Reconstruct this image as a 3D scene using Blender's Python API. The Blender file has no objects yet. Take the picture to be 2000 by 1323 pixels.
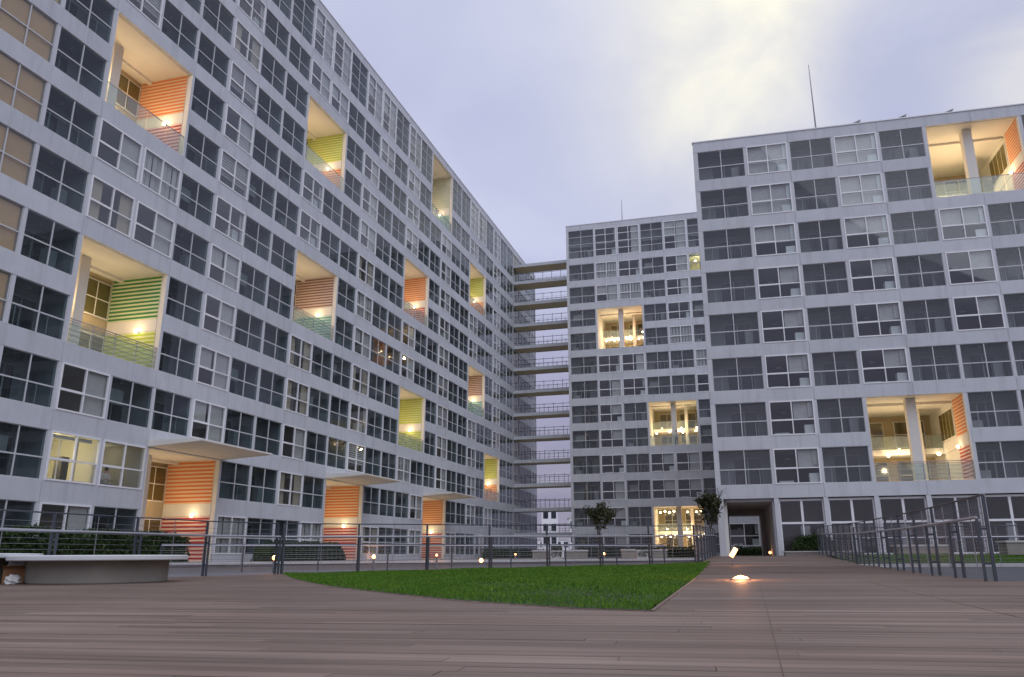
import bpy, math, random
import numpy as np
from mathutils import Vector, Matrix, Euler
R = math.radians
random.seed(7)
S = bpy.context.scene
COL = S.collection

# ------------------------------------------------------------------ camera
PITCH, ROLL, FPX = 0.2715, -0.0066, 1525.68
cd = bpy.data.cameras.new('camera'); cam = bpy.data.objects.new('camera', cd); COL.objects.link(cam)
cp, sp, cr, sr = math.cos(PITCH), math.sin(PITCH), math.cos(ROLL), math.sin(ROLL)
RT = Vector((1, 0, 0)); UP = Vector((0, -sp, cp)); FW = Vector((0, cp, sp))
ax = RT*cr + UP*sr; ay = UP*cr - RT*sr; az = -FW
cam.matrix_world = Matrix(((ax.x, ay.x, az.x, 0), (ax.y, ay.y, az.y, 0), (ax.z, ay.z, az.z, 0), (0, 0, 0, 1)))
cd.sensor_width = 36; cd.lens = FPX/2000*36; cd.shift_x = -0.019; cd.shift_y = 0.0006
cd.clip_start = 0.1; cd.clip_end = 4000
S.camera = cam

# ------------------------------------------------------------------ sky: overcast dusk
W = bpy.data.worlds.new('World'); S.world = W; W.use_nodes = True
nt = W.node_tree; nt.nodes.clear()
def nd(t, **kw):
    n = nt.nodes.new(t)
    for k, v in kw.items(): setattr(n, k, v)
    return n
def lk(a, b): nt.links.new(a, b)
out = nd('ShaderNodeOutputWorld'); mixs = nd('ShaderNodeMixShader')
bg1 = nd('ShaderNodeBackground'); bg2 = nd('ShaderNodeBackground')
sky = nd('ShaderNodeTexSky', sky_type='NISHITA'); sky.sun_disc = False
SUN_EL, SUN_AZ = R(42), R(155)          # azimuth clockwise from +Y
sky.sun_elevation = SUN_EL; sky.sun_rotation = SUN_AZ
bg1.inputs['Strength'].default_value = 0.06
lk(sky.outputs[0], bg1.inputs[0])
tc = nd('ShaderNodeTexCoord'); sep = nd('ShaderNodeSeparateXYZ'); lk(tc.outputs['Generated'], sep.inputs[0])
def M(op, a, b=None, c=None, clamp=False):
    n = nd('ShaderNodeMath', operation=op); n.use_clamp = clamp
    for i, v in enumerate((a, b, c)):
        if v is None: continue
        if isinstance(v, (int, float)): n.inputs[i].default_value = v
        else: lk(v, n.inputs[i])
    return n.outputs[0]
zc = M('MAXIMUM', sep.outputs[2], 0.0)
den = M('ADD', zc, 0.35)
cv = nd('ShaderNodeCombineXYZ'); lk(M('DIVIDE', sep.outputs[0], den), cv.inputs[0]); lk(M('DIVIDE', sep.outputs[1], den), cv.inputs[1])
n1 = nd('ShaderNodeTexNoise'); n1.inputs['Scale'].default_value = 1.7; n1.inputs['Detail'].default_value = 9; n1.inputs['Roughness'].default_value = 0.52; n1.inputs['Distortion'].default_value = 0.35
lk(cv.outputs[0], n1.inputs['Vector'])
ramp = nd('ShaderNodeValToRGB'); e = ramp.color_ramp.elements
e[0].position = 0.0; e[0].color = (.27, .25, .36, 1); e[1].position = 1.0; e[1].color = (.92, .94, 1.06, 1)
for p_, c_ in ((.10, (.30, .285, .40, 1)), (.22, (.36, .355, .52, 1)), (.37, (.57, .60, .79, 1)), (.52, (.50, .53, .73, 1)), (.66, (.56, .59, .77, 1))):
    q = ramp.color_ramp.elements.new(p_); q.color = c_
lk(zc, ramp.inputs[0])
# cloud shading: paler and darker masses
cl = nd('ShaderNodeValToRGB'); cl.color_ramp.elements[0].position = .36; cl.color_ramp.elements[1].position = .66
lk(n1.outputs[0], cl.inputs[0])
mx = nd('ShaderNodeMix', data_type='RGBA', blend_type='MULTIPLY'); mx.inputs[0].default_value = 1
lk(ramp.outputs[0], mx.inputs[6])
shade = nd('ShaderNodeMix', data_type='RGBA'); lk(cl.outputs[0], shade.inputs[0])
shade.inputs[6].default_value = (.80, .81, .87, 1); shade.inputs[7].default_value = (1.12, 1.10, 1.03, 1)
lk(shade.outputs[2], mx.inputs[7])
# the bright break in the clouds
def lobe(az_, el_, wdt):
    d = nd('ShaderNodeVectorMath', operation='DOT_PRODUCT'); lk(tc.outputs['Generated'], d.inputs[0])
    d.inputs[1].default_value = (math.sin(R(az_))*math.cos(R(el_)), math.cos(R(az_))*math.cos(R(el_)), math.sin(R(el_)))
    return M('EXPONENT', M('DIVIDE', M('SUBTRACT', d.outputs['Value'], 1.0), 1-math.cos(R(wdt))))
lb = M('ADD', M('MULTIPLY', lobe(19, 42, 8), .82), M('MULTIPLY', lobe(15, 31, 7), .62))
lb = M('ADD', lb, M('MULTIPLY', lobe(37, 28, 5), .8))
n3 = nd('ShaderNodeTexNoise'); n3.inputs['Scale'].default_value = 4.5; n3.inputs['Detail'].default_value = 8; n3.inputs['Roughness'].default_value = 0.55; n3.inputs['Distortion'].default_value = 0.6
lk(cv.outputs[0], n3.inputs['Vector'])
nm = M('ADD', M('MULTIPLY', n1.outputs[0], 1.1), M('MULTIPLY', n3.outputs[0], 1.1))
lb = M('MULTIPLY', lb, M('ADD', M('MULTIPLY', nm, 1.7), -.85), clamp=True)
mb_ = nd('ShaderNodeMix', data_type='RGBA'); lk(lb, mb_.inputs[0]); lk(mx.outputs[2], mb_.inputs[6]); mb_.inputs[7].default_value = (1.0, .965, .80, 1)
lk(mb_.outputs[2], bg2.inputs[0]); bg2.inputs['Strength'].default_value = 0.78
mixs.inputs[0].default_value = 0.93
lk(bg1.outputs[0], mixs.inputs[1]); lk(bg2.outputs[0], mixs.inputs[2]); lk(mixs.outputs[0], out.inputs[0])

sl = bpy.data.lights.new('sun', 'SUN'); sl.energy = 0.55; sl.angle = R(60); sl.color = (.90, .94, 1)
so = bpy.data.objects.new('sun', sl); COL.objects.link(so)
so.rotation_euler = Vector((-math.sin(SUN_AZ)*math.cos(SUN_EL), -math.cos(SUN_AZ)*math.cos(SUN_EL), -math.sin(SUN_EL))).to_track_quat('-Z', 'Y').to_euler()

vs = S.view_settings; vs.view_transform = 'Standard'; vs.look = 'None'; vs.exposure = 0.55; vs.gamma = 1; vs.use_curve_mapping = False
S.render.engine = 'CYCLES'
cy = S.cycles; cy.max_bounces = 6; cy.diffuse_bounces = 3; cy.glossy_bounces = 3; cy.transparent_max_bounces = 24; cy.transmission_bounces = 4
cy.sample_clamp_indirect = 3; cy.caustics_reflective = False; cy.caustics_refractive = False

# ------------------------------------------------------------------ materials
MATS = {}
def mat(name, col, rough=.7, metal=0, noise=None, bump=0, emit=None, spec=.4, rand=0, streak=0):
    if name in MATS: return MATS[name]
    m = bpy.data.materials.new(name); m.use_nodes = True; t = m.node_tree; b = t.nodes['Principled BSDF']
    b.inputs['Base Color'].default_value = (*col, 1); b.inputs['Roughness'].default_value = rough; b.inputs['Metallic'].default_value = metal
    b.inputs['Specular IOR Level'].default_value = spec
    if emit: b.inputs['Emission Color'].default_value = (*emit[0], 1); b.inputs['Emission Strength'].default_value = emit[1]
    if noise or rand:
        sc, amt = noise if noise else (1, 0)
        g = t.nodes.new('ShaderNodeNewGeometry'); nz = t.nodes.new('ShaderNodeTexNoise'); nz.inputs['Scale'].default_value = sc; nz.inputs['Detail'].default_value = 6; nz.inputs['Roughness'].default_value = .65
        t.links.new(g.outputs['Position'], nz.inputs['Vector'])
        mr = t.nodes.new('ShaderNodeMapRange'); mr.inputs[1].default_value = .25; mr.inputs[2].default_value = .75; mr.inputs[3].default_value = 1-amt; mr.inputs[4].default_value = 1+amt
        t.links.new(nz.outputs[0], mr.inputs[0])
        val = mr.outputs[0]
        if streak:
            mp = t.nodes.new('ShaderNodeMapping'); mp.inputs['Scale'].default_value = (2.2, 2.2, .18); t.links.new(g.outputs['Position'], mp.inputs[0])
            n2 = t.nodes.new('ShaderNodeTexNoise'); n2.inputs['Scale'].default_value = 1.0; n2.inputs['Detail'].default_value = 7; n2.inputs['Roughness'].default_value = .7; t.links.new(mp.outputs[0], n2.inputs['Vector'])
            m2 = t.nodes.new('ShaderNodeMapRange'); m2.inputs[1].default_value = .50; m2.inputs[2].default_value = .72; m2.inputs[3].default_value = 1; m2.inputs[4].default_value = 1-streak; t.links.new(n2.outputs[0], m2.inputs[0])
            m3 = t.nodes.new('ShaderNodeMath'); m3.operation = 'MULTIPLY'; t.links.new(val, m3.inputs[0]); t.links.new(m2.outputs[0], m3.inputs[1]); val = m3.outputs[0]
        if rand:
            oi = t.nodes.new('ShaderNodeObjectInfo'); r2 = t.nodes.new('ShaderNodeMapRange'); r2.inputs[3].default_value = 1-rand; r2.inputs[4].default_value = 1+rand
            t.links.new(oi.outputs['Random'], r2.inputs[0])
            mm = t.nodes.new('ShaderNodeMath'); mm.operation = 'MULTIPLY'; t.links.new(val, mm.inputs[0]); t.links.new(r2.outputs[0], mm.inputs[1]); val = mm.outputs[0]
        v = t.nodes.new('ShaderNodeVectorMath'); v.operation = 'SCALE'; v.inputs[0].default_value = col
        t.links.new(val, v.inputs['Scale']); t.links.new(v.outputs[0], b.inputs['Base Color'])
        if bump:
            bp = t.nodes.new('ShaderNodeBump'); bp.inputs['Strength'].default_value = bump; bp.inputs['Distance'].default_value = .02
            t.links.new(nz.outputs[0], bp.inputs['Height']); t.links.new(bp.outputs[0], b.inputs['Normal'])
    MATS[name] = m; return m
def glass(name, tint, ior=1.55, haze=0.0, hcol=(.3, .33, .36)):
    m = bpy.data.materials.new(name); m.use_nodes = True; t = m.node_tree; t.nodes.clear()
    o = t.nodes.new('ShaderNodeOutputMaterial'); tr = t.nodes.new('ShaderNodeBsdfTransparent'); tr.inputs[0].default_value = (*tint, 1)
    gl = t.nodes.new('ShaderNodeBsdfGlossy'); gl.inputs['Roughness'].default_value = .02; gl.inputs[0].default_value = (.95, .97, 1, 1)
    fr = t.nodes.new('ShaderNodeFresnel'); fr.inputs[0].default_value = ior
    ge = t.nodes.new('ShaderNodeNewGeometry'); sb = t.nodes.new('ShaderNodeMath'); sb.operation = 'SUBTRACT'; sb.inputs[0].default_value = 1; t.links.new(ge.outputs['Backfacing'], sb.inputs[1])
    mu = t.nodes.new('ShaderNodeMath'); mu.operation = 'MULTIPLY'; t.links.new(fr.outputs[0], mu.inputs[0]); t.links.new(sb.outputs[0], mu.inputs[1])
    ms = t.nodes.new('ShaderNodeMixShader'); t.links.new(mu.outputs[0], ms.inputs[0]); t.links.new(gl.outputs[0], ms.inputs[2])
    df = t.nodes.new('ShaderNodeBsdfDiffuse'); df.inputs[0].default_value = (*hcol, 1)
    m2 = t.nodes.new('ShaderNodeMixShader'); m2.inputs[0].default_value = haze
    t.links.new(tr.outputs[0], m2.inputs[1]); t.links.new(df.outputs[0], m2.inputs[2]); t.links.new(m2.outputs[0], ms.inputs[1])
    t.links.new(ms.outputs[0], o.inputs[0]); MATS[name] = m; return m
G_CLEAR = glass('glass_clear', (.96, .97, .97), 1.85, .02, (.45, .46, .45))
G_DARK = glass('glass_tinted', (.72, .78, .79), 1.45, .03, (.30, .33, .34))
G_MID = glass('glass_grey', (.90, .92, .92), 1.45, .11, (.36, .37, .39))
G_RAIL = glass('glass_rail', (.86, .92, .9), 1.6, .16, (.6, .68, .66))
CONC = mat('concrete', (.60, .62, .65), .8, noise=(1.1, .06), bump=.15, rand=.04, streak=.18)
PILLAR = mat('pillar_paint', (.62, .635, .66), .7, noise=(2, .04))
WFRAME = mat('white_frame', (.88, .88, .89), .35)
GFRAME = mat('grey_frame', (.60, .61, .62), .4)
PLAST = mat('warm_plaster', (.78, .76, .70), .8, noise=(1.5, .03))
TAN = mat('tan_render', (.58, .51, .36), .85, noise=(1.2, .06))
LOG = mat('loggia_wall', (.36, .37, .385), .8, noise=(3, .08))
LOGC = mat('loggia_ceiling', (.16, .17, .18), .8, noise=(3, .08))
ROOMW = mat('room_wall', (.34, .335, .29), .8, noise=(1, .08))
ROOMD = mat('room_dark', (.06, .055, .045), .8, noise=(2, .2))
CURT_REFL = mat('curtain_and_reflection', (.46, .47, .45), .9, noise=(4, .12))  # also colours the sheets that imitate reflected sky
BLIND = mat('tan_blind', (.86, .56, .28), .9, noise=(.6, .08))
SHELF = mat('pale_cabinet', (.62, .68, .66), .5)
DGL = mat('dark_pane', (.03, .035, .045), .08, spec=.7)
DFR = mat('door_frame', (.46, .47, .48), .5)
ACU = mat('ac_unit', (.5, .5, .5), .6)
STEEL = mat('fence_steel', (.075, .085, .10), .45, metal=.3)
RAIL = mat('hand_rail', (.42, .42, .46), .35, metal=.4)
WIRE = mat('fence_wire', (.30, .30, .33), .4, metal=.5)
KERB = mat('kerb_stone', (.55, .54, .52), .8, noise=(3, .12))
PAVE = mat('paving', (.26, .235, .22), .85, noise=(1.5, .16))
ROAD = mat('ramp_asphalt', (.17, .17, .195), .85, noise=(2.5, .12))
BENCHT = mat('bench_top', (.62, .64, .64), .6, noise=(3, .05))
BENCHB = mat('bench_base', (.27, .25, .21), .85, noise=(2, .14), bump=.2)
BARK = mat('bark', (.10, .075, .055), .9, noise=(8, .3))
CARD = mat('cardboard', (.34, .18, .09), .9, noise=(5, .2))
BAG = mat('plastic_bag', (.7, .7, .68), .4, noise=(6, .2))
LAMPW = mat('lamp_white', (1, 1, 1), .5, emit=((1, .84, .50), 7))
LAMPO = mat('lamp_orange', (1, .8, .6), .5, emit=((1, .33, .09), 6))
LAMPH = mat('lamp_housing', (.25, .25, .26), .4, metal=.5)
SKIN = mat('skin', (.45, .28, .2), .6); HAIR = mat('hair', (.015, .012, .01), .6)
SHIRT = mat('white_shirt', (.6, .6, .55), .9); TROUS = mat('dark_trousers', (.03, .03, .035), .9)
GREENP = mat('green_panel', (.05, .16, .12), .5)
STR = {'orange': mat('stripe_orange', (.70, .21, .06), .7), 'red': mat('stripe_red', (.42, .05, .05), .7), 'lime': mat('stripe_lime', (.42, .55, .05), .7),
       'green': mat('stripe_green', (.05, .24, .08), .7), 'mauve': mat('stripe_mauve', (.26, .14, .13), .7), 'teal': mat('stripe_teal', (.13, .36, .34), .7),
       'pale': mat('stripe_pale', (.46, .52, .38), .7)}
GAPC = {'orange': (.80, .59, .42), 'red': (.74, .58, .52), 'lime': (.68, .71, .40), 'green': (.67, .72, .46), 'mauve': (.62, .52, .47), 'teal': (.52, .66, .62), 'pale': (.70, .72, .62)}
def GAP(k): return mat('panel_'+k, GAPC[k], .75)
# leaves and grass
def leafmat(name, c1, c2, trans=.25):
    m = bpy.data.materials.new(name); m.use_nodes = True; t = m.node_tree; b = t.nodes['Principled BSDF']
    g = t.nodes.new('ShaderNodeNewGeometry'); nz = t.nodes.new('ShaderNodeTexNoise'); nz.inputs['Scale'].default_value = 1.3; nz.inputs['Detail'].default_value = 4
    t.links.new(g.outputs['Position'], nz.inputs['Vector'])
    ad = t.nodes.new('ShaderNodeMath'); ad.operation = 'ADD'; t.links.new(nz.outputs[0], ad.inputs[0])
    rm = t.nodes.new('ShaderNodeMapRange'); rm.inputs[3].default_value = -.3; rm.inputs[4].default_value = .3
    t.links.new(g.outputs['Random Per Island'], rm.inputs[0]); t.links.new(rm.outputs[0], ad.inputs[1])
    mxx = t.nodes.new('ShaderNodeMix'); mxx.data_type = 'RGBA'; t.links.new(ad.outputs[0], mxx.inputs[0]); mxx.inputs[6].default_value = (*c1, 1); mxx.inputs[7].default_value = (*c2, 1)
    t.links.new(mxx.outputs[2], b.inputs['Base Color']); b.inputs['Roughness'].default_value = .7; b.inputs['Specular IOR Level'].default_value = .2
    MATS[name] = m; return m
LEAF = leafmat('tree_leaf', (.022, .035, .018), (.09, .085, .035))
HEDGE = leafmat('hedge_leaf', (.018, .035, .014), (.06, .10, .03))
GRASS = leafmat('grass_blade', (.040, .125, .010), (.135, .25, .022))
SOIL = mat('lawn_soil', (.035, .06, .018), .95, noise=(3, .3))
# deck wood: board tint is per board (random per island/object), grain along the board
def woodmat(name, col, stretch):
    m = bpy.data.materials.new(name); m.use_nodes = True; t = m.node_tree; b = t.nodes['Principled BSDF']
    g = t.nodes.new('ShaderNodeNewGeometry'); rot = t.nodes.new('ShaderNodeVectorRotate'); rot.rotation_type = 'Z_AXIS'; rot.inputs['Angle'].default_value = 0.2
    t.links.new(g.outputs['Position'], rot.inputs['Vector'])
    mp = t.nodes.new('ShaderNodeMapping'); mp.inputs['Scale'].default_value = (.35, 9, 1); t.links.new(rot.outputs[0], mp.inputs[0])
    nz = t.nodes.new('ShaderNodeTexNoise'); nz.inputs['Scale'].default_value = 1.0; nz.inputs['Detail'].default_value = 8; nz.inputs['Roughness'].default_value = .7
    t.links.new(mp.outputs[0], nz.inputs['Vector'])
    nb = t.nodes.new('ShaderNodeTexNoise'); nb.inputs['Scale'].default_value = .45; nb.inputs['Detail'].default_value = 3; t.links.new(g.outputs['Position'], nb.inputs['Vector'])
    oi = t.nodes.new('ShaderNodeObjectInfo')
    def mr_(s, a, b_, lo=0., hi=1.):
        q = t.nodes.new('ShaderNodeMapRange'); q.inputs[1].default_value = lo; q.inputs[2].default_value = hi; q.inputs[3].default_value = a; q.inputs[4].default_value = b_; t.links.new(s, q.inputs[0]); return q.outputs[0]
    def mul(a, b_):
        q = t.nodes.new('ShaderNodeMath'); q.operation = 'MULTIPLY'; t.links.new(a, q.inputs[0]); t.links.new(b_, q.inputs[1]); return q.outputs[0]
    val = mul(mul(mr_(nz.outputs[0], .66, 1.34, .3, .7), mr_(nb.outputs[0], .82, 1.18, .3, .7)), mul(mr_(g.outputs['Random Per Island'], .80, 1.20), mr_(oi.outputs['Random'], .80, 1.20)))
    mxx = t.nodes.new('ShaderNodeMix'); mxx.data_type = 'RGBA'; t.links.new(nb.outputs[0], mxx.inputs[0]); mxx.inputs[6].default_value = (*col, 1); mxx.inputs[7].default_value = (col[0]*.92, col[1]*1.06, col[2]*1.12, 1)
    v = t.nodes.new('ShaderNodeVectorMath'); v.operation = 'SCALE'; t.links.new(mxx.outputs[2], v.inputs[0]); t.links.new(val, v.inputs['Scale'])
    t.links.new(v.outputs[0], b.inputs['Base Color']); b.inputs['Roughness'].default_value = .62; b.inputs['Specular IOR Level'].default_value = .3
    bp = t.nodes.new('ShaderNodeBump'); bp.inputs['Strength'].default_value = .25; bp.inputs['Distance'].default_value = .01
    t.links.new(nz.outputs[0], bp.inputs['Height']); t.links.new(bp.outputs[0], b.inputs['Normal'])
    MATS[name] = m; return m
WOOD = woodmat('deck_wood', (.215, .145, .114), 9)
WOODX = mat('deck_joist', (.045, .035, .03), .9)

# ------------------------------------------------------------------ mesh helpers
class MB:
    def __init__(s): s.v = []; s.f = []; s.m = []; s.mats = []
    def mi(s, m):
        if m not in s.mats: s.mats.append(m)
        return s.mats.index(m)
    def quad(s, a, b, c, d, m):
        i = len(s.v); s.v += [a, b, c, d]; s.f.append((i, i+1, i+2, i+3)); s.m.append(s.mi(m))
    def box(s, x0, x1, y0, y1, z0, z1, m):
        i = len(s.v); s.v += [(x, y, z) for z in (z0, z1) for (x, y) in ((x0, y0), (x1, y0), (x1, y1), (x0, y1))]
        for q in ((3, 2, 1, 0), (4, 5, 6, 7), (0, 1, 5, 4), (1, 2, 6, 5), (2, 3, 7, 6), (3, 0, 4, 7)):
            s.f.append(tuple(i+k for k in q)); s.m.append(s.mi(m))
    def obox(s, c, ang, lx, ly, z0, z1, m):          # box turned about z
        i = len(s.v); ca, sa = math.cos(ang), math.sin(ang)
        for z in (z0, z1):
            for (x, y) in ((-lx/2, -ly/2), (lx/2, -ly/2), (lx/2, ly/2), (-lx/2, ly/2)):
                s.v.append((c[0]+x*ca-y*sa, c[1]+x*sa+y*ca, z))
        for q in ((3, 2, 1, 0), (4, 5, 6, 7), (0, 1, 5, 4), (1, 2, 6, 5), (2, 3, 7, 6), (3, 0, 4, 7)):
            s.f.append(tuple(i+k for k in q)); s.m.append(s.mi(m))
    def room(s, x0, x1, y0, y1, z0, z1, mw, mf=None, mc=None, mback=None):   # inside faces, open at y0
        mf = mf or mw; mc = mc or mw; mback = mback or mw
        s.quad((x0, y1, z0), (x1, y1, z0), (x1, y1, z1), (x0, y1, z1), mback)
        s.quad((x0, y0, z0), (x0, y1, z0), (x0, y1, z1), (x0, y0, z1), mw)
        s.quad((x1, y1, z0), (x1, y0, z0), (x1, y0, z1), (x1, y1, z1), mw)
        s.quad((x0, y0, z0), (x1, y0, z0), (x1, y1, z0), (x0, y1, z0), mf)
        s.quad((x0, y1, z1), (x1, y1, z1), (x1, y0, z1), (x0, y0, z1), mc)
    def bar(s, p, q, r, m, n=6):
        p = Vector(p); q = Vector(q); d = (q-p).normalized(); u = d.orthogonal().normalized(); w = d.cross(u)
        i = len(s.v)
        for c in (p, q):
            for k in range(n):
                a = 2*math.pi*k/n; s.v.append(tuple(c+u*(math.cos(a)*r)+w*(math.sin(a)*r)))
        for k in range(n): s.f.append((i+k, i+(k+1) % n, i+n+(k+1) % n, i+n+k)); s.m.append(s.mi(m))
        s.f.append(tuple(i+n-1-k for k in range(n))); s.m.append(s.mi(m)); s.f.append(tuple(i+n+k for k in range(n))); s.m.append(s.mi(m))
    def cone(s, p, q, r0, r1, m, n=7):
        p = Vector(p); q = Vector(q); d = (q-p).normalized(); u = d.orthogonal().normalized(); w = d.cross(u)
        i = len(s.v)
        for c, r in ((p, r0), (q, r1)):
            for k in range(n):
                a = 2*math.pi*k/n; s.v.append(tuple(c+u*(math.cos(a)*r)+w*(math.sin(a)*r)))
        for k in range(n): s.f.append((i+k, i+(k+1) % n, i+n+(k+1) % n, i+n+k)); s.m.append(s.mi(m))
    def lathe(s, prof, m, c=(0, 0, 0), n=24):
        i = len(s.v)
        for (r, z) in prof:
            for k in range(n):
                a = 2*math.pi*k/n; s.v.append((c[0]+r*math.cos(a), c[1]+r*math.sin(a), c[2]+z))
        for j in range(len(prof)-1):
            for k in range(n):
                s.f.append((i+j*n+k, i+j*n+(k+1) % n, i+(j+1)*n+(k+1) % n, i+(j+1)*n+k)); s.m.append(s.mi(m))
    def mesh(s, name):
        me = bpy.data.meshes.new(name); me.from_pydata([tuple(v) for v in s.v], [], s.f)
        for m in s.mats: me.materials.append(m)
        me.polygons.foreach_set('material_index', s.m); me.update(); return me
    def build(s, name, parent=None, loc=None, smooth=False):
        me = s.mesh(name)
        if smooth: me.polygons.foreach_set('use_smooth', [True]*len(me.polygons))
        return place(name, me, parent, loc)
def place(name, me, parent=None, loc=None, kind=None):
    o = bpy.data.objects.new(name, me); COL.objects.link(o)
    if parent: o.parent = parent
    if loc: o.location = loc
    if kind: o['kind'] = kind
    return o
def tag(o, label=None, cat=None, group=None, kind=None):
    if label: o['label'] = label
    if cat: o['category'] = cat
    if group: o['group'] = group
    if kind: o['kind'] = kind
    return o
def root(name, loc, rz=0, **kw):
    o = bpy.data.objects.new(name, None); COL.objects.link(o); o.location = loc; o.rotation_euler = (0, 0, rz); o.empty_display_size = .5
    return tag(o, **kw)
def copy_tree(o, parent=None):
    c = o.copy(); COL.objects.link(c); c.parent = parent
    for ch in [x for x in bpy.data.objects if x.parent == o]: copy_tree(ch, c)
    return c
def plight(parent, loc, power, col=(1, .70, .38), rad=.12):
    l = bpy.data.lights.new('lamp_or_fill_light', 'POINT'); l.energy = power; l.color = col; l.shadow_soft_size = rad
    o = bpy.data.objects.new('lamp_or_fill_light', l); COL.objects.link(o); o.parent = parent; o.location = loc; return o

# ------------------------------------------------------------------ ground levels
DECK = -0.47
def zg(x, y):
    # the deck is level near the camera and climbs gently towards the far building
    d = y + .25*x
    if d < 22: return DECK
    if d < 33: return DECK + .12*(d-22)/11
    return min(DECK + .12 + .36*(d-33)/16, -.02)

# ------------------------------------------------------------------ buildings
H = 2.9; P = 2.7811; PW = .1776
class Bld: pass
def colx(b, n):
    if b.c1 is None: return n*P
    return 0 if n == 0 else b.c1+(n-1)*P
CACHE = {}
def frame_mesh(typ, w, h, rows):
    k = ('f', typ, round(w, 3), round(h, 3), rows)
    if k in CACHE: return CACHE[k]
    m = MB()
    cells = []
    if typ == 'L':
        o = .07; y0, y1 = -.03, .06
        m.box(0, w, y0, y1, 0, o, WFRAME); m.box(0, w, y0, y1, h-o, h, WFRAME)
        m.box(0, o, y0+.003, y1, o, h-o, WFRAME); m.box(w-o, w, y0+.003, y1, o, h-o, WFRAME)
        zs = [o, .44*h, h-o] if rows == 2 else [o, .24*h, .49*h, .76*h, h-o]
        for i, z in enumerate(zs[1:-1]):
            t = .05 if rows == 2 else .035
            m.box(o, w/2-.03, y0-.005, y1, z-t, z+t, WFRAME); m.box(w/2+.03, w-o, y0+.01, y1, z-t*.6, z+t*.6, WFRAME)
        m.box(w/2-.03, w/2+.03, y0-.008, y1, o, h-o, WFRAME)
        yy = .02
    else:
        o = .03; y0, y1 = .05, .10
        m.box(0, w, y0, y1, 0, o, GFRAME); m.box(0, w, y0, y1, h-o, h, GFRAME)
        m.box(0, o, y0+.003, y1, o, h-o, GFRAME); m.box(w-o, w, y0+.003, y1, o, h-o, GFRAME)
        zs = [o, .44*h, h-o] if rows == 2 else [o, .24*h, .49*h, .76*h, h-o]
        for z in zs[1:-1]: m.box(o, w-o, y0-.01, y1, z-.03, z+.03, GFRAME)
        m.box(w/2-.028, w/2+.028, y0-.015, y1, o, h-o, GFRAME)
        yy = .07
    for j in range(len(zs)-1):
        cells.append((o, w/2-.028, zs[j], zs[j+1])); cells.append((w/2+.028, w-o, zs[j], zs[j+1]))
    me = m.mesh('window')
    panes = []
    g = G_CLEAR if typ == 'L' else (G_MID if typ == 'M' else G_DARK)
    for (a, b_, c, d) in cells:
        kk = ('p', typ, round(b_-a, 3), round(d-c, 3))
        if kk not in CACHE:
            q = MB(); q.box(0, b_-a, -.004, .004, 0, d-c, g); CACHE[kk] = q.mesh('pane')
        panes.append((CACHE[kk], (a, yy, c)))
    CACHE[k] = (me, panes, m, cells, yy, g); return CACHE[k]
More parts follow.
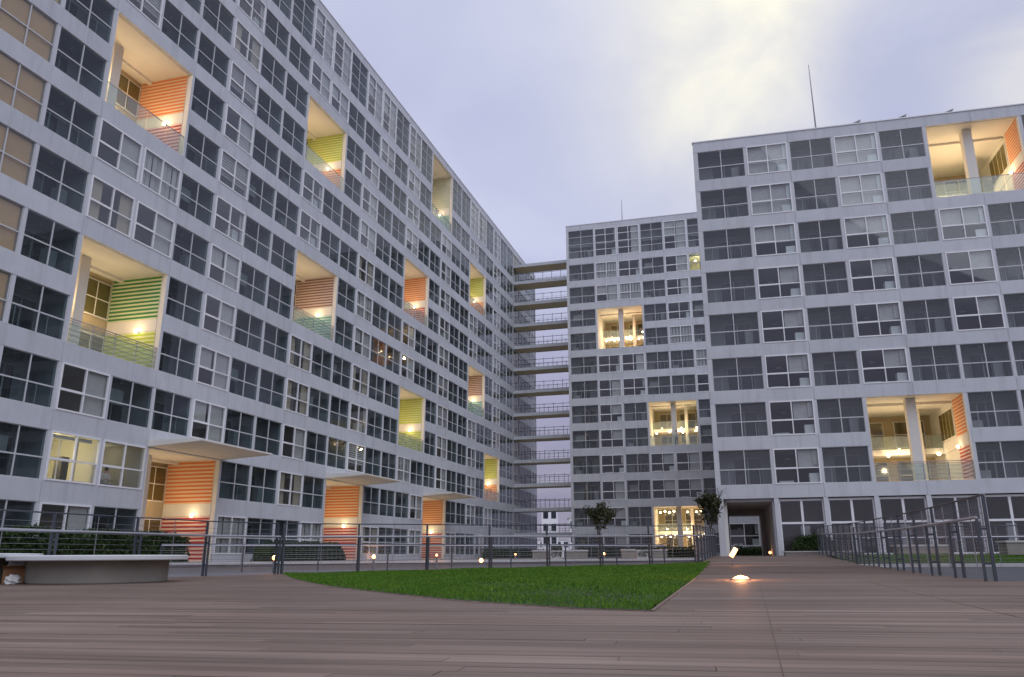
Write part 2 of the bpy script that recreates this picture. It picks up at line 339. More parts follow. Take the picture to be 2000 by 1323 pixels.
def room_mesh(kind, var, w, h):
    k = ('r', kind, var, round(w, 3), round(h, 3))
    if k in CACHE: return CACHE[k]
    m = MB(); x0, x1 = -PW/2+.012, w+PW/2-.012; rng = random.Random(17*var)
    zf = -.38
    if kind == 'D':          # glazed loggia: back wall with sliding doors
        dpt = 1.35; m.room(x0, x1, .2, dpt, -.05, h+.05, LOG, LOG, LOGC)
        a = w*(.12 if var % 2 else .30); b_ = a+w*.55; zt = min(1.75, h*.86)
        m.box(a, b_, dpt-.06, dpt-.01, .02, zt, DFR)
        nn = 2+(var % 2)
        for i in range(nn):
            u0 = a+(b_-a)*i/nn+.05; u1 = a+(b_-a)*(i+1)/nn-.05; m.box(u0, u1, dpt-.075, dpt-.055, .1, zt-.08, DGL)
        if var in (1, 3): m.box(w*.06, w*.06+.65, .75, 1.05, 0, .55, ACU)
        if var == 2: m.box(w*.72, w*.72+.5, .8, 1.2, 0, 1.1, DFR)
        if var in (0, 3): m.bar((w*.18, .35, 0), (w*.18, .35, .95), .02, GFRAME); m.bar((w*.78, .35, 0), (w*.78, .35, .95), .02, GFRAME); m.bar((0, .35, .95), (w, .35, .95), .02, GFRAME)
        if var == 4: m.box(w*.1, w*.5, .5, .52, .9, 1.6, CURT_REFL)
        m.box(w*.5-.07, w*.5+.07, .7, .84, h-.08, h+.04, DFR)
        if h > 3: m.box(0, w, .9, 1.2, 1.75, 1.95, LOG)
    elif kind == 'L':
        dpt = 3.2; m.room(x0, x1, .1, dpt, zf, h+.05, ROOMW, ROOMW, ROOMW)
        if var == 0: m.box(w*.52, w-.03, .14, .16, 0, h-.05, CURT_REFL)
        elif var == 1: m.box(0, w*.46, .14, .16, h*.46, h-.05, CURT_REFL); m.box(w*.55, w-.03, .14, .16, 0, h-.05, CURT_REFL)
        elif var == 2:
            for i in range(7): m.box(w*.03+i*w*.135, w*.03+i*w*.135+w*.11, .13+.03*(i % 2), .15+.03*(i % 2), 0, h-.04, CURT_REFL)
        elif var == 3: m.box(w*.78, w-.05, .3, .8, zf, .85, SHELF); m.box(w*.9, w, .14, .16, h*.5, h-.05, CURT_REFL)
        elif var == 4: m.box(w*.1, w*.5, 1.2, 1.6, zf, .5, ROOMD); m.box(w*.62, w-.03, .14, .16, 0, h-.05, CURT_REFL)
        elif var == 5:
            for i in range(9): m.box(.05, w-.05, .14, .165, h*.30+i*h*.075, h*.30+i*h*.075+.1, CURT_REFL)
        elif var == 6: m.box(.03, w*.30, .14, .16, 0, h-.05, mat('curtain_beige', (.42, .38, .28), .9)); m.box(w*.72, w-.03, .14, .16, 0, h-.05, mat('curtain_beige', (.42, .38, .28), .9))
        m.box(w*.15, w*.55, dpt-.06, dpt-.02, zf, 1.4, ROOMD)
        if h > 3: m.box(0, w, .6, 3.1, 1.85, 2.0, ROOMW)
    elif kind == 'K':        # far building: dark room, pale cabinet in the corner, pale strips as curtains; grey sheets imitate reflected sky
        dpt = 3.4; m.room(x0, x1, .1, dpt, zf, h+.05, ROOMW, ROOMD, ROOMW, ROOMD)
        m.box(w*.02, w*.5, 2.2, 2.6, zf, 1.5, ROOMD)
        if var in (0, 2): m.box(w*.76, w-.07, .22, .75, zf, .62, SHELF); m.box(w*.86, w-.05, .14, .17, h*.52, h-.05, CURT_REFL)
        if var in (1, 2): m.box(w*.54, w-.03, .2, .22, h*.46, h-.05, CURT_REFL)
        if var == 3: m.box(w*.56, w-.03, .2, .22, 0, h-.05, CURT_REFL)
        if var in (4, 5):  # full grey sheets added, imitating sky reflected in the panes
            m.box(.05, w*.49, .2, .22, h*.44 if var == 5 else 0, h-.05, CURT_REFL); m.box(w*.51, w-.05, .2, .22, h*.44 if var == 5 else 0, h-.05, CURT_REFL); m.box(w*.74, w-.07, .12, .17, .02, .58, SHELF); m.box(w*.88, w-.06, .13, .18, h*.5, h-.08, SHELF)
        m.box(w*.1, w*.42, .5, .9, zf, .22, SHELF if var % 2 == 0 else ROOMD)
        m.bar((w*.3, 1.6, h-.45), (w*.42, 1.6, h-.45), .05, ACU)
    elif kind == 'T':        # drawn tan blinds
        m.room(x0, x1, .1, 1.5, -.05, h+.05, ROOMW)
        m.box(.05, w*.5, .13, .15, 0, h-.05, BLIND); m.box(w*.5, w-.05, .16, .18, 0, h-.05, BLIND)
    elif kind == 'Y' or kind == 'Z':        # lamplit kitchen / dimmer room beside it
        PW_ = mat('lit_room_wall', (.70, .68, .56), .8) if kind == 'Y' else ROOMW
        m.room(x0, x1, .1, 3.5, zf, h+.05, PW_)
        if kind == 'Y':
            m.box(w*.46, w*.60, .5, .9, zf, 1.1, ROOMD); m.box(w*.64, w*.67, .3, .36, 0, h-.1, TAN); m.box(w*.30, w*.315, .3, .34, 0, h-.1, WFRAME); m.box(w*.02, w*.9, .2, .24, h-.25, h-.1, SHELF); m.box(w*.1, w*.4, .5, 1.0, zf, .15, DFR); m.box(w*.3, w*.62, .5, .9, zf, .12, ROOMD); m.box(w*.1, w*.12, 1.5, 1.9, 1.5, 1.52, SHELF)
            m.bar((w*.26, 1.2, h-.02), (w*.26, 1.2, h-.3), .01, ROOMD); m.lathe([(.02, .16), (.16, 0), (.02, .02)], LAMPW, (w*.26, 1.2, h-.5), 12)
        else:
            m.box(w*.15, w*.8, 1.5, 2.2, zf, .02, ROOMD)
    elif kind == 'G':        # ground floor shop glazing
        m.room(x0, x1, .1, 3.6, -.1, h+.05, ROOMW, ROOMW, ROOMW); m.box(w*.1, w*.9, 2.5, 2.9, -.1, 1.0, ROOMD); m.box(w*.4, w*.55, 1, 1.2, 0, 1.9, ROOMD)
    me = m.mesh('room'); CACHE[k] = me; return me

def add_window(b, n, k, typ, room, var, joined=None, z=None, h=None, rows=None):
    x = colx(b, n); w = (colx(b, n+1)-PW)-x
    zb = b.z0+k*H if z is None else z
    hh = (b.wtop if k == b.ktop and b.wtop else b.w) if h is None else h
    rw = (4 if hh > 3 else 2) if rows is None else rows
    me, panes, mbf, cells, yy, g = frame_mesh(typ, w, hh, rw)
    rm = room_mesh(room, var, w, hh)
    if joined is not None:
        def addm(vs_, fs_, ms_, mats_, off):
            i = len(joined.v); joined.v += [(v[0]+off[0], v[1]+off[1], v[2]+off[2]) for v in vs_]
            for f, mm in zip(fs_, ms_): joined.f.append(tuple(i+q for q in f)); joined.m.append(joined.mi(mats_[mm]))
        addm(mbf.v, mbf.f, mbf.m, mbf.mats, (x, 0, zb))
        for (a, b_, c, d) in cells: joined.box(x+a, x+b_, yy-.004, yy+.004, zb+c, zb+d, g)
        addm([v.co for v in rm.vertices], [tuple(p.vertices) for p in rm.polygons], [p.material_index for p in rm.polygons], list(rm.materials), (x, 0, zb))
        return
    o = place('window' if typ == 'L' else 'loggia', me, b.root, (x, 0, zb))
    for pm, pl in panes: place('pane', pm, o, pl)
    place('room', rm, o)
    return o

def recess(b, n, k0, k1, up, lo, depth=6.5, rail='bars', power=150, zbot=None, coly=1.0, side_win=False, bulbs=False, lampy=1.3, gallery=False):
    x0 = colx(b, n); x1 = colx(b, n+2)-PW
    z0 = (b.z0+k0*H) if zbot is None else zbot; z1 = b.z0+k1*H+(b.wtop if k1 == b.ktop and b.wtop else b.w)
    hh = z1-z0; w = x1-x0
    m = MB(); m.room(0, w, 0.26, depth, 0, hh, PLAST, KERB, PLAST, mat('back_wall_tan', (.46, .38, .24), .85, noise=(1.2, .06)))
    # reveals at the mouth, beams on the ceiling
    m.box(-.0, .04, .004, .26, 0, hh, PLAST); m.box(w-.04, w, .004, .26, 0, hh, PLAST)
    m.box(.05, w-.06, min(2.6, depth-.5), min(2.85, depth-.3), hh-.16, hh-.002, PLAST)
    o = m.build('recess', b.root, (x0, 0, z0))
    # column in the middle, set back
    c = MB(); xc = P-PW/2-(.5 if depth < 4 else 0); c.box(xc-.28, xc+.28, coly, coly+.6, .002, hh-.002, PLAST); c.build('column', o)
    # striped side wall on the far side and striped corner at the back
    zm = hh-2.25 if hh < 5.6 else hh-3.6
    zl = zm-.72
    s = MB(); per = .205; sy1 = 2.3 if side_win else depth-.1
    bk = MB(); bk.box(w-.05, w-.004, .28, sy1+.05, .01, zl+.04, GAP(lo)); bk.box(w-.05, w-.004, .28, sy1+.05, zm-.04, hh-.01, GAP(up)); bk.build('side_wall', o)
    if side_win:
        sw = MB(); sw.box(w-.06, w-.005, 2.6, 5.6, zm+.05, hh-.4, PLAST)
        for i in range(4): sw.box(w-.075, w-.063, 2.68+i*.73, 3.33+i*.73, zm+.13, hh-.48, mat('olive_pane', (.12, .10, .03), .25))
        sw.build('side_window', o)
    def stripes(za, zb_, mt):
        q = zb_-.06
        while q-per*.5 > za:
            s.box(w-.056, w-.0502, .3, sy1, q-per*.5, q, mt); q -= per
    stripes(zm, hh, STR[up]); stripes(.05, zl, STR[lo])
    so_ = s.build('stripe', o); so_['kind'] = 'stuff'
    s2 = MB(); q = hh-.1
    while q > zm and depth > 4: s2.box(.3, w-.2, depth-.02, depth-.004, q-per*.5, q, STR[up]); q -= per
    if not gallery and s2.f: t_ = s2.build('stripe', o); t_['kind'] = 'stuff'
    # back windows
    for (xa, xb, za, zb_) in (((w*.50, w-.12, zm+.08, hh-.32), (w*.50, w-.12, .1, zl-.1)) if depth < 4 else ((w*.12, w*.44, zm+.1, hh-.35), (w*.56, w*.92, zm+.1, hh-.35), (w*.12, w*.44, .1, zl-.1), (w*.56, w*.92, .1, zl-.1))):
        bw = MB(); y1 = depth-.03; y0 = depth-.10
        bw.box(xa, xb, y0, y1, za, zb_, PLAST)
        nc_ = 3 if depth < 4 else 2
        for i in range(nc_):
            for j in range(2):
                u0 = xa+.06+(xb-xa-.06)*i/nc_; u1 = u0+(xb-xa)/nc_-.09; v0 = za+.06+(zb_-za-.06)*j/2; v1 = v0+(zb_-za)/2-.09
                bw.box(u0, u1, y0-.012, y0-.002, v0, v1, mat('olive_glass', (.10, .085, .03), .12, spec=1.0))
        bw.build('back_window', o)
    if gallery:
        gm = MB(); gm.box(.01, w-.02, depth-2.4, depth-.12, zl+.1, zl+.45, PLAST); gm.box(.01, w-.02, depth-2.45, depth-2.41, zl+.46, zl+1.3, G_RAIL)
        gm.box(w*.70, w*.76, depth-2.9, depth-2.5, 0.01, hh-.01, PLAST); gm.build('gallery', o)
    # white band on the side wall
    bd = MB(); bd.box(w-.053, w-.004, .28, depth-.1, zl+.05, zm-.05, PLAST); bd.build('wall_band', o)
    # lamp on the band
    lm = MB(); lm.lathe([(.0, .1), (.075, .07), (.1, 0), (.075, -.07), (0, -.1)], LAMPW, (0, 0, 0), 12); lm.box(.08, .16, -.05, .05, -.06, .06, LAMPH)
    lo_ = lm.build('wall_lamp', o, (w-.21, lampy, zl+.06), smooth=False)
    plight(lo_, (-.30, 0, .16), power*.035)
    plight(o, (w*.60, min(3.0, depth-1.2), zl+.7), power*.26)  # added fill light without a fixture, brightens ceiling and walls
    plight(o, (w*.18, min(3.0, depth-1.2), zl+.7), power*.16)  # second added fill, also unseen, towards the near side
    # balustrade
    if rail == 'glass':
        g = MB()
        for i in range(4): g.box(.02+i*w/4, w/4*(i+1)-.02, .05, .065, .03, 1.08, G_RAIL)
        gl_ = g.build('glass_balustrade', o)
        r_ = MB(); r_.bar((0.02, .058, 1.1), (w-.02, .058, 1.1), .022, RAIL); r_.build('hand_rail', o)
    elif rail == 'bars':
        r_ = MB()
        for z in (.15, .38, .61, .84): r_.bar((.02, .08, z), (w-.02, .08, z), .012, WIRE, 5)
        r_.bar((.02, .08, 1.08), (w-.02, .08, 1.08), .025, RAIL); r_.bar((.02, .08, .98), (w-.02, .08, .98), .015, RAIL)
        for i in range(5): r_.bar((.05+i*(w-.1)/4, .08, 0), (.05+i*(w-.1)/4, .08, 1.08), .022, RAIL)
        r_.build('railing', o)
        g = MB(); g.box(.05, w-.05, .11, .12, .05, .95, G_RAIL); g.build('glass_balustrade', o)
    if bulbs:
        for zz in (hh*.32, hh*.0+.35) if bulbs == 2 else (zl+.03,):
            pass
        rows_ = ((zl-.05,), (zl-.05, .45), (hh-.45, zl-.15))[bulbs-1]
        for zz in rows_:
            q = MB(); nb_ = 10 if bulbs > 1 else 4
            for i in range(nb_):
                xx = w*(.08+.84*i/(nb_-1))
                if abs(xx-(P-PW/2)) < .42 and bulbs > 1: continue
                q.lathe([(0, .11), (.10, .06), (.13, 0), (.10, -.06), (0, -.11)], LAMPW, (xx, depth-2.7, zz+.1*(i % 2)), 8)
            t_ = q.build('lamp_row', o); t_['kind'] = 'stuff'
        plight(o, (w*.5, depth-3.1, zl-.4), power*.5)
    return o

def building(name, label, loc, rz, z0, w, c1, n0, n1, ktop, wtop, ztop, openings, typef, indiv, depth=13, kbot=0, zbase=-.5, left_pillar=0):
    b = Bld(); b.z0 = z0; b.w = w; b.c1 = c1; b.ktop = ktop; b.wtop = wtop
    b.root = root(name, (loc[0], loc[1], 0), rz, label=label, cat='apartment block')
    occ = {}
    for (n, k0, k1) in openings:
        for nn in (n, n+1):
            for k in range(k0, k1+1): occ[(nn, k)] = (n, k0, k1)
    b.occ = occ
    xs, xe = colx(b, n0)-left_pillar, colx(b, n1+1)
    # spandrel panels, two bays wide, one row per floor
    def zt(k): return z0+k*H+(wtop if (k == ktop and wtop) else w)
    for k in range(kbot, ktop+2):
        za = zbase if k == kbot else zt(k-1)
        zb_ = z0+k*H if k <= ktop else ztop
        nn = n0
        while nn <= n1:
            # panels run between window rows; a recess interrupts them
            def blocked(q): return (q, k) in occ and (q, k-1) in occ and occ[(q, k)] == occ[(q, k-1)] or (k == kbot and kbot == 0 and (q, kbot) in occ)
            st = 2
            if blocked(nn) or (nn+1 <= n1 and blocked(nn+1)): st = 1
            if nn+st-1 > n1: st = 1
            if not (st == 1 and blocked(nn)):
                xa = colx(b, nn) - (left_pillar if nn == n0 else 0); xb = colx(b, nn+st)
                xa -= 0 if nn == n0 else PW/2; xb -= PW/2 if nn+st <= n1 else 0
                kk = ('sp', round(xb-xa, 2), round(zb_-za, 2))
                if kk not in CACHE:
                    q = MB(); q.box(.007, xb-xa-.007, 0, .24, .0, zb_-za, CONC); CACHE[kk] = q.mesh('spandrel_panel')
                place('spandrel_panel', CACHE[kk], b.root, (xa, 0, za))
            nn += st
    # pillars and windows
    far = MB(); farp = MB()
    for nn in range(n0, n1+1):
        for k in range(kbot, ktop+1):
            xp = colx(b, nn+1)-PW
            ins = (nn, k) in occ and (nn+1, k) in occ and occ[(nn, k)] == occ[(nn+1, k)]
            if not ins:
                za = z0+k*H if k > kbot else z0+k*H
                if (nn, k) in occ and occ[(nn, k)][1] != k: za = zt(k-1)     # runs on past the band
                if (nn+1, k) in occ and occ[(nn+1, k)][1] != k: za = z0+k*H
                hgt = zt(k)-(z0+k*H)
                if nn <= indiv:
                    kk = ('pl', round(hgt, 2))
                    if kk not in CACHE:
                        q = MB(); q.box(0, PW, .012, .23, 0.002, hgt-.002, PILLAR); CACHE[kk] = q.mesh('pillar')
                    place('pillar', CACHE[kk], b.root, (xp, 0, z0+k*H))
                else: farp.box(xp, xp+PW, .012, .23, z0+k*H, zt(k), PILLAR)
            if (nn, k) in occ: continue
            t = typef(nn, k)
            if t is None: continue
            typ, rm, var = t
            add_window(b, nn, k, typ, rm, var, None if nn <= indiv else far)
        if left_pillar and nn == n0:
            q = MB(); q.box(-left_pillar, -.002, .012, .23, z0+kbot*H+.002, zt(ktop), PILLAR); q.build('corner_pillar', b.root)
    # where a recess crosses a floor line, the pillars either side are filled in
    for (n, k0, k1) in openings:
        for k in range(k0+1, k1+1):
            q = MB(); xa = colx(b, n+2)-PW; q.box(xa+.0, xa+PW/2, .012, .23, zt(k-1), z0+k*H, PILLAR)
            if n > n0: q.box(colx(b, n)-PW/2, colx(b, n), .012, .23, zt(k-1), z0+k*H, PILLAR)
            q.build('pillar', b.root)
    if far.f:
        o = far.build('window', b.root); o['kind'] = 'stuff'
        o = farp.build('pillar', b.root); o['kind'] = 'stuff'
    # shell
    sh = MB(); sh.box(xs, xe, depth-.3, depth, zbase, ztop-.3, CONC)
    sh.box(xs+.003, xs+.23, .245, depth-.305, zbase, ztop-.3, CONC); sh.box(xe-.23, xe-.003, .245, depth-.305, zbase, ztop-.3, CONC)
    sh.build('outer_wall', b.root)
    rf = MB(); rf.box(xs+.01, xe-.01, .245, depth-.01, ztop-.28, ztop-.12, CONC); rf.build('roof', b.root)
    cp_ = MB(); cp_.box(xs-.04, xe+.04, -.05, .30, ztop+.001, ztop+.07, WFRAME); cp_.build('coping', b.root)
    return b

AA = 1.306
XA, YA = -19.7683, 31.9638
def tA(n, k):
    if n <= -2: return ('M', 'T', 0) if k >= 3 else ('D', 'D', 1)
    v = (n*7+k*3) % 5
    if k == 12: lt = n in (6, 7, 9, 10, 12, 18, 19, 21, 0, 1, 3)
    elif k == 11: lt = n in (0, 3, 6, 7, 10, 12, 18, 21)
    elif k in (5, 6): lt = n % 3 == 0 or n == 1
    elif k == 1:
        if n == 0: return ('L', 'Y', 0)
        if n == 1: return ('L', 'Z', 0)
        lt = n in (6, 13, 18, 20, 24)
    elif k == 0: lt = n in (0, 4, 7, 10, 13, 16, 19)
    else: lt = n % 3 == 0
    if n == 24: return ('D', 'T', 0)
    if lt: return ('L', 'L', random.Random(n*31+k*7).choice((0, 0, 1, 1, 2, 3, 4, 5, 6)))
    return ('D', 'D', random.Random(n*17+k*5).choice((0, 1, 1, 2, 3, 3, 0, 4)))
opA = [(0, 7, 8), (0, 3, 4), (6, 9, 10), (6, 5, 6), (12, 7, 8), (12, 3, 4), (18, 9, 10), (18, 5, 6), (20, 2, 3), (14, 11, 12),
       (2, 0, 1), (8, 0, 1), (14, 0, 1)]
A = building('apartment_building', 'long white apartment block on the left with many two storey striped openings', (XA, YA), AA,
             .2217, 2.0191, None, -4, 27, 12, 3.55, 39.25, opA, tA, 21, depth=13)
colsA = [('orange', 'red', 'glass', 260), ('green', 'lime', 'bars', 210), ('lime', 'orange', 'glass', 230), ('mauve', 'teal', 'bars', 190), ('orange', 'red', 'bars', 190),
         ('lime', 'lime', 'bars', 190), ('lime', 'orange', 'bars', 190), ('mauve', 'teal', 'bars', 190), ('lime', 'orange', 'bars', 190), ('pale', 'teal', 'bars', 170),
         ('orange', 'red', None, 165), ('orange', 'red', None, 165), ('orange', 'red', None, 165)]
for (n, k0, k1), (u, l, rl, pw_) in zip(opA, colsA):
    recess(A, n, k0, k1, u, l, depth=3.35, coly=1.9, rail=rl, power=pw_, zbot=(-.16 if k0 == 0 else None))
# entrance canopies
for n in (2, 8, 14):
    m = MB(); x0 = colx(A, n)-.1; x1 = colx(A, n+2)+.1
    i = len(m.v); zc_ = 5.18
    m.v += [(x0, -.01, zc_), (x1, -.01, zc_), (x1, -3.0, zc_+.16), (x0, -3.0, zc_+.16), (x0, -.01, zc_+.34), (x1, -.01, zc_+.34), (x1, -3.0, zc_+.24), (x0, -3.0, zc_+.24)]
    for q in ((3, 2, 1, 0), (4, 5, 6, 7), (0, 1, 5, 4), (1, 2, 6, 5), (2, 3, 7, 6), (3, 0, 4, 7)): m.f.append(tuple(i+k for k in q)); m.m.append(m.mi(PLAST))
    m.build('canopy', A.root)

# middle building
def tB(n, k):
    pat = {12: 'DLLDLD', 11: 'DLLDLY', 10: 'DLLDLD', 9: 'DxxDLD', 8: 'DxxDLD', 7: 'DLLDDL', 6: 'DLLDDL', 5: 'DLDxxD', 4: 'DLDxxD', 3: 'DLDLLD', 2: 'DLDLLD', 1: 'DLDxxD', 0: 'DLDxxD'}
    c = pat[k][n] if n < 6 else 'DL'[(n+k) % 2]
    if c == 'Y': return ('D', 'Y', 0)
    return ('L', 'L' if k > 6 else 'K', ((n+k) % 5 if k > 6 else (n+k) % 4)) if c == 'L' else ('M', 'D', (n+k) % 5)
opB = [(1, 8, 9), (3, 4, 5), (3, 0, 1)]
AB = AA-math.pi/2+.0141
B = building('apartment_building', 'white apartment block in the middle distance, to the right of the footbridges', (4.61, 89.46), AB,
             .2217, 2.06, 3.2871, 0, 7, 12, 3.62, 39.35, opB, tB, 99, left_pillar=.28)
recess(B, 1, 8, 9, 'orange', 'orange', rail=None, power=170, bulbs=2, gallery=True)
recess(B, 3, 4, 5, 'pale', 'pale', rail='glass', power=170, bulbs=1, gallery=True)
recess(B, 3, 0, 1, 'orange', 'red', rail=None, power=190, zbot=-.1, bulbs=3, gallery=True)

# right building
AC = AA-math.pi/2+.0389
def tC(n, k):
    if k == 0: return None
    if k >= 4: c = 'DLDLDLDLDLDL'[n]
    elif k == 3: c = 'DLDLDDDDLD'[n] if n < 10 else 'D'
    else: c = 'DLDxxDDDLD'[n] if n < 10 else 'D'
    if k >= 7 and n >= 7: c = 'D'
    if c == 'L': return ('L', 'K', 4 if k >= 7 else 5 if k == 6 else (2 if n < 4 else 1))  # upper rows get the sheets that imitate reflected sky
    return ('M', 'D', (0 if n != 5 else 3) if (n+k) % 4 else 2)
opC = [(5, 7, 8), (3, 1, 2)]
C = building('apartment_building', 'white apartment block on the right with a passage through its base', (11.379, 47.928), AC,
             1.1632, 2.1, 3.2145, 0, 11, 8, None, 27.2, opC, tC, 99, kbot=1, zbase=3.26, left_pillar=.28, depth=12)
recess(C, 5, 7, 8, 'orange', 'red', depth=8, rail='glass', power=230, side_win=True, lampy=2.0, bulbs=1, gallery=True)
recess(C, 3, 1, 2, 'orange', 'red', depth=8, rail='bars', power=150, side_win=True, lampy=1.9, bulbs=1, gallery=True)
# ground floor of the right building: passage and tall glazing
zf_ = -.03
def gbox(name, *a, m=CONC, parent=None):
    q = MB(); q.box(*a, m); return q.build(name, parent or C.root)
gbox('corner_pillar', -.28, .10, .012, .6, zf_-.3, 3.258, m=PILLAR)
w0 = colx(C, 1)-PW
ps = MB(); ps.box(-.28, .30, .62, 11.9, zf_-.3, 3.25, PLAST); ps.box(w0-.1, w0+.3, .3, 11.9, zf_-.3, 3.25, CONC); ps.box(.301, w0-.101, .3, 11.9, 3.1, 3.25, CONC)
ps.box(.301, .5, 9.5, 11.8, zf_-.3, 3.09, CONC); ps.box(w0-.35, w0-.101, 9.5, 11.8, zf_-.3, 3.09, CONC); ps.box(.501, w0-.351, 9.5, 11.8, 2.75, 3.09, CONC)
ps.build('passage', C.root)
m = MB(); m.lathe([(0, .09), (.07, .05), (.08, 0), (.07, -.05), (0, -.09)], LAMPO, n=12); lq = m.build('wall_lamp', C.root, (w0-.22, 4.5, .15)); plight(lq, (-.15, -.1, .1), 1.2, (1, .55, .28), .08)
for n in range(1, 12):
    x = colx(C, n); w = P-PW
    gbox('pillar', x-PW, x+.08, .014, .4, zf_-.3, 3.258, m=PILLAR)
    m = MB(); h = 3.2-zf_
    for (a, b_, c, d) in ((.08, w, 0, .10), (.08, w, h-.12, h), (.08, w, h*.55, h*.55+.12)): m.box(a, b_, .25, .34, c, d, WFRAME)
    m.box(.08, .16, .255, .335, .1, h-.12, WFRAME); m.box(w-.08, w, .255, .335, .1, h-.12, WFRAME); m.box(w/2-.0, w/2+.14, .25, .34, h*.55+.12, h-.12, WFRAME); m.box(w/2+.03, w/2+.10, .252, .335, .1, h*.55, WFRAME)
    o = m.build('window', C.root, (x, 0, zf_))
    for (a, b_, c, d) in ((.16, w/2, h*.55+.12, h-.12), (w/2+.14, w-.08, h*.55+.12, h-.12), (.16, w/2+.03, .1, h*.55), (w/2+.10, w-.08, .1, h*.55)):
        q = MB(); q.box(a, b_, .29, .30, c, d, G_CLEAR); q.build('pane', o)
    q = MB(); q.room(.0, w+.16, .42, 4.5, 0, h, ROOMW, ROOMW, LOG); q.box(.2, w*.6, 2.5, 2.9, 0, 1.1, ROOMD); q.box(w*.5, w*.7, 1.2, 1.5, 0, 1.7, DFR); q.build('room', o)
# rooftop things of the right block
def antenna(b, x, y, zt, h, label):
    a_ = Vector((x, y, zt)); r = b.root; wpos = Matrix.Rotation(r.rotation_euler.z, 4, 'Z') @ a_ + Vector((r.location.x, r.location.y, 0))
    t = root('roof_antenna', wpos, 0, label=label, cat='antenna')
    m = MB(); m.cone((0, 0, 0), (0, 0, h), .06, .02, LAMPH, 8); m.build('mast', t)
    m = MB(); m.box(-.25, .25, -.25, .25, -.12, .05, LAMPH); m.build('base', t)
antenna(C, 7.9, .8, 27.1, 5.5, 'tall thin antenna mast on the roof of the right apartment block')
antenna(B, 6.6, 1.2, 39.25, 3.4, 'short thin antenna mast on the roof of the middle block')
for i, (x, l) in enumerate(((10.1, 'leftmost'), (12.9, 'middle'), (15.7, 'rightmost'))):
    wp = Matrix.Rotation(AC, 4, 'Z') @ Vector((x, .9, 27.08)) + Vector((11.379, 47.928, 0))
    m = MB(); 
    m.v += [(-.5, -.8, .05), (.5, -.8, .42), (.5, .8, .42), (-.5, .8, .05), (-.5, -.8, .11), (.5, -.8, .48), (.5, .8, .48), (-.5, .8, .11)]
    for q in ((3, 2, 1, 0), (4, 5, 6, 7), (0, 1, 5, 4), (1, 2, 6, 5), (2, 3, 7, 6), (3, 0, 4, 7)): m.f.append(q); m.m.append(m.mi(LAMPH))
    m.box(.3, .36, -.7, .7, -.02, .36, LAMPH)
    o = m.build('roof_vent', None, wp); o.rotation_euler = (0, 0, AC)
    tag(o, '%s of the three slanted metal vent hoods on the roof of the right block' % l, 'roof vent', 'slanted vent hoods on the right roof')

# ------------------------------------------------------------------ footbridges between the left and middle blocks
def A2W(s, d, z=0): return Vector((XA+s*math.cos(AA)-d*math.sin(AA), YA+s*math.sin(AA)+d*math.cos(AA), z))
names_b = ['bottommost', 'second', 'third', 'fourth', 'fifth', 'sixth', 'seventh', 'eighth', 'ninth', 'tenth', 'eleventh', 'twelfth', 'topmost roofed']
bx0 = 24*P+.1
LB = 10.5
for k in range(1, 14):
    zb_ = .2217+k*H-.38-(.55 if k == 13 else 0)
    t = root('footbridge', A2W(bx0, -.02), AA-math.pi/2, label='%s footbridge counted from the ground between left and middle blocks' % names_b[k-1], cat='footbridge', group='footbridges stacked between the two blocks')
    t.location.z = zb_
    m = MB(); m.box(0, LB, 0, 2.3, -.36, -.10, TAN); m.box(0, LB, -.06, -.003, -.42, -.03, CONC); m.box(0, LB, 2.303, 2.36, -.42, -.03, CONC); m.build('slab', t)
    if k < 12 or True:
        r_ = MB()
        hh_ = .95 if k < 13 else .0
        if hh_:
            for yy in (.03, 2.25):
                for z in (.12, .35, .58): r_.bar((0, yy, z-.1), (LB, yy, z-.1), .012, WIRE, 4)
                r_.bar((0, yy, .95), (LB, yy, .95), .03, STEEL, 5)
            o = r_.build('hand_rail', t)
            for i in range(9):
                for yy in (.03, 2.25):
                    kk = 'bp'
                    if kk not in CACHE: q = MB(); q.bar((0, 0, -.3), (0, 0, 1.1), .028, STEEL, 5); CACHE[kk] = q.mesh('post')
                    place('post', CACHE[kk], t, (.3+i*1.2, yy, 0))

# ------------------------------------------------------------------ ground, deck, terrace, road
g = MB(); g.quad((-1500, -300, -.95), (1500, -300, -.95), (1500, 2500, -.95), (-1500, 2500, -.95), PAVE); tag(g.build('ground'), kind='structure')
# deck surface: level platform plus path climbing to the passage
def strip(name, pts_l, pts_r, m, thick=.25, dz=0):
    q = MB(); n_ = len(pts_l)
    for (x, y) in pts_l: q.v.append((x, y, zg(x, y)+dz))
    for (x, y) in pts_r: q.v.append((x, y, zg(x, y)+dz))
    for (x, y) in pts_l: q.v.append((x, y, zg(x, y)+dz-thick))
    for (x, y) in pts_r: q.v.append((x, y, zg(x, y)+dz-thick))
    for i in range(n_-1):
        q.f.append((i, n_+i, n_+i+1, i+1)); q.m.append(q.mi(m))
        q.f.append((2*n_+i+1, 3*n_+i+1, 3*n_+i, 2*n_+i)); q.m.append(q.mi(m))
        q.f.append((i, i+1, 2*n_+i+1, 2*n_+i)); q.m.append(q.mi(m)); q.f.append((n_+i+1, n_+i, 3*n_+i, 3*n_+i+1)); q.m.append(q.mi(m))
    q.f.append((0, 2*n_, 3*n_, n_)); q.m.append(q.mi(m)); q.f.append((n_-1, 2*n_-1, 4*n_-1, 3*n_-1)); q.m.append(q.mi(m))
    return q.build(name)
ca, sa = math.cos(AA), math.sin(AA)
# path centre lines: left fence leg starts (6.5,31), right fence starts (7.75,13.4)
def Lx(y): return 6.85+(y-33.4)*.262
def Rx(y): return 8.2+(y-14.4)*.257
def PXX(px, Y): return (px-1038)/FPX*Y*.9634
ys = [-12, 4, 9, 13.4, 18, 22.5]
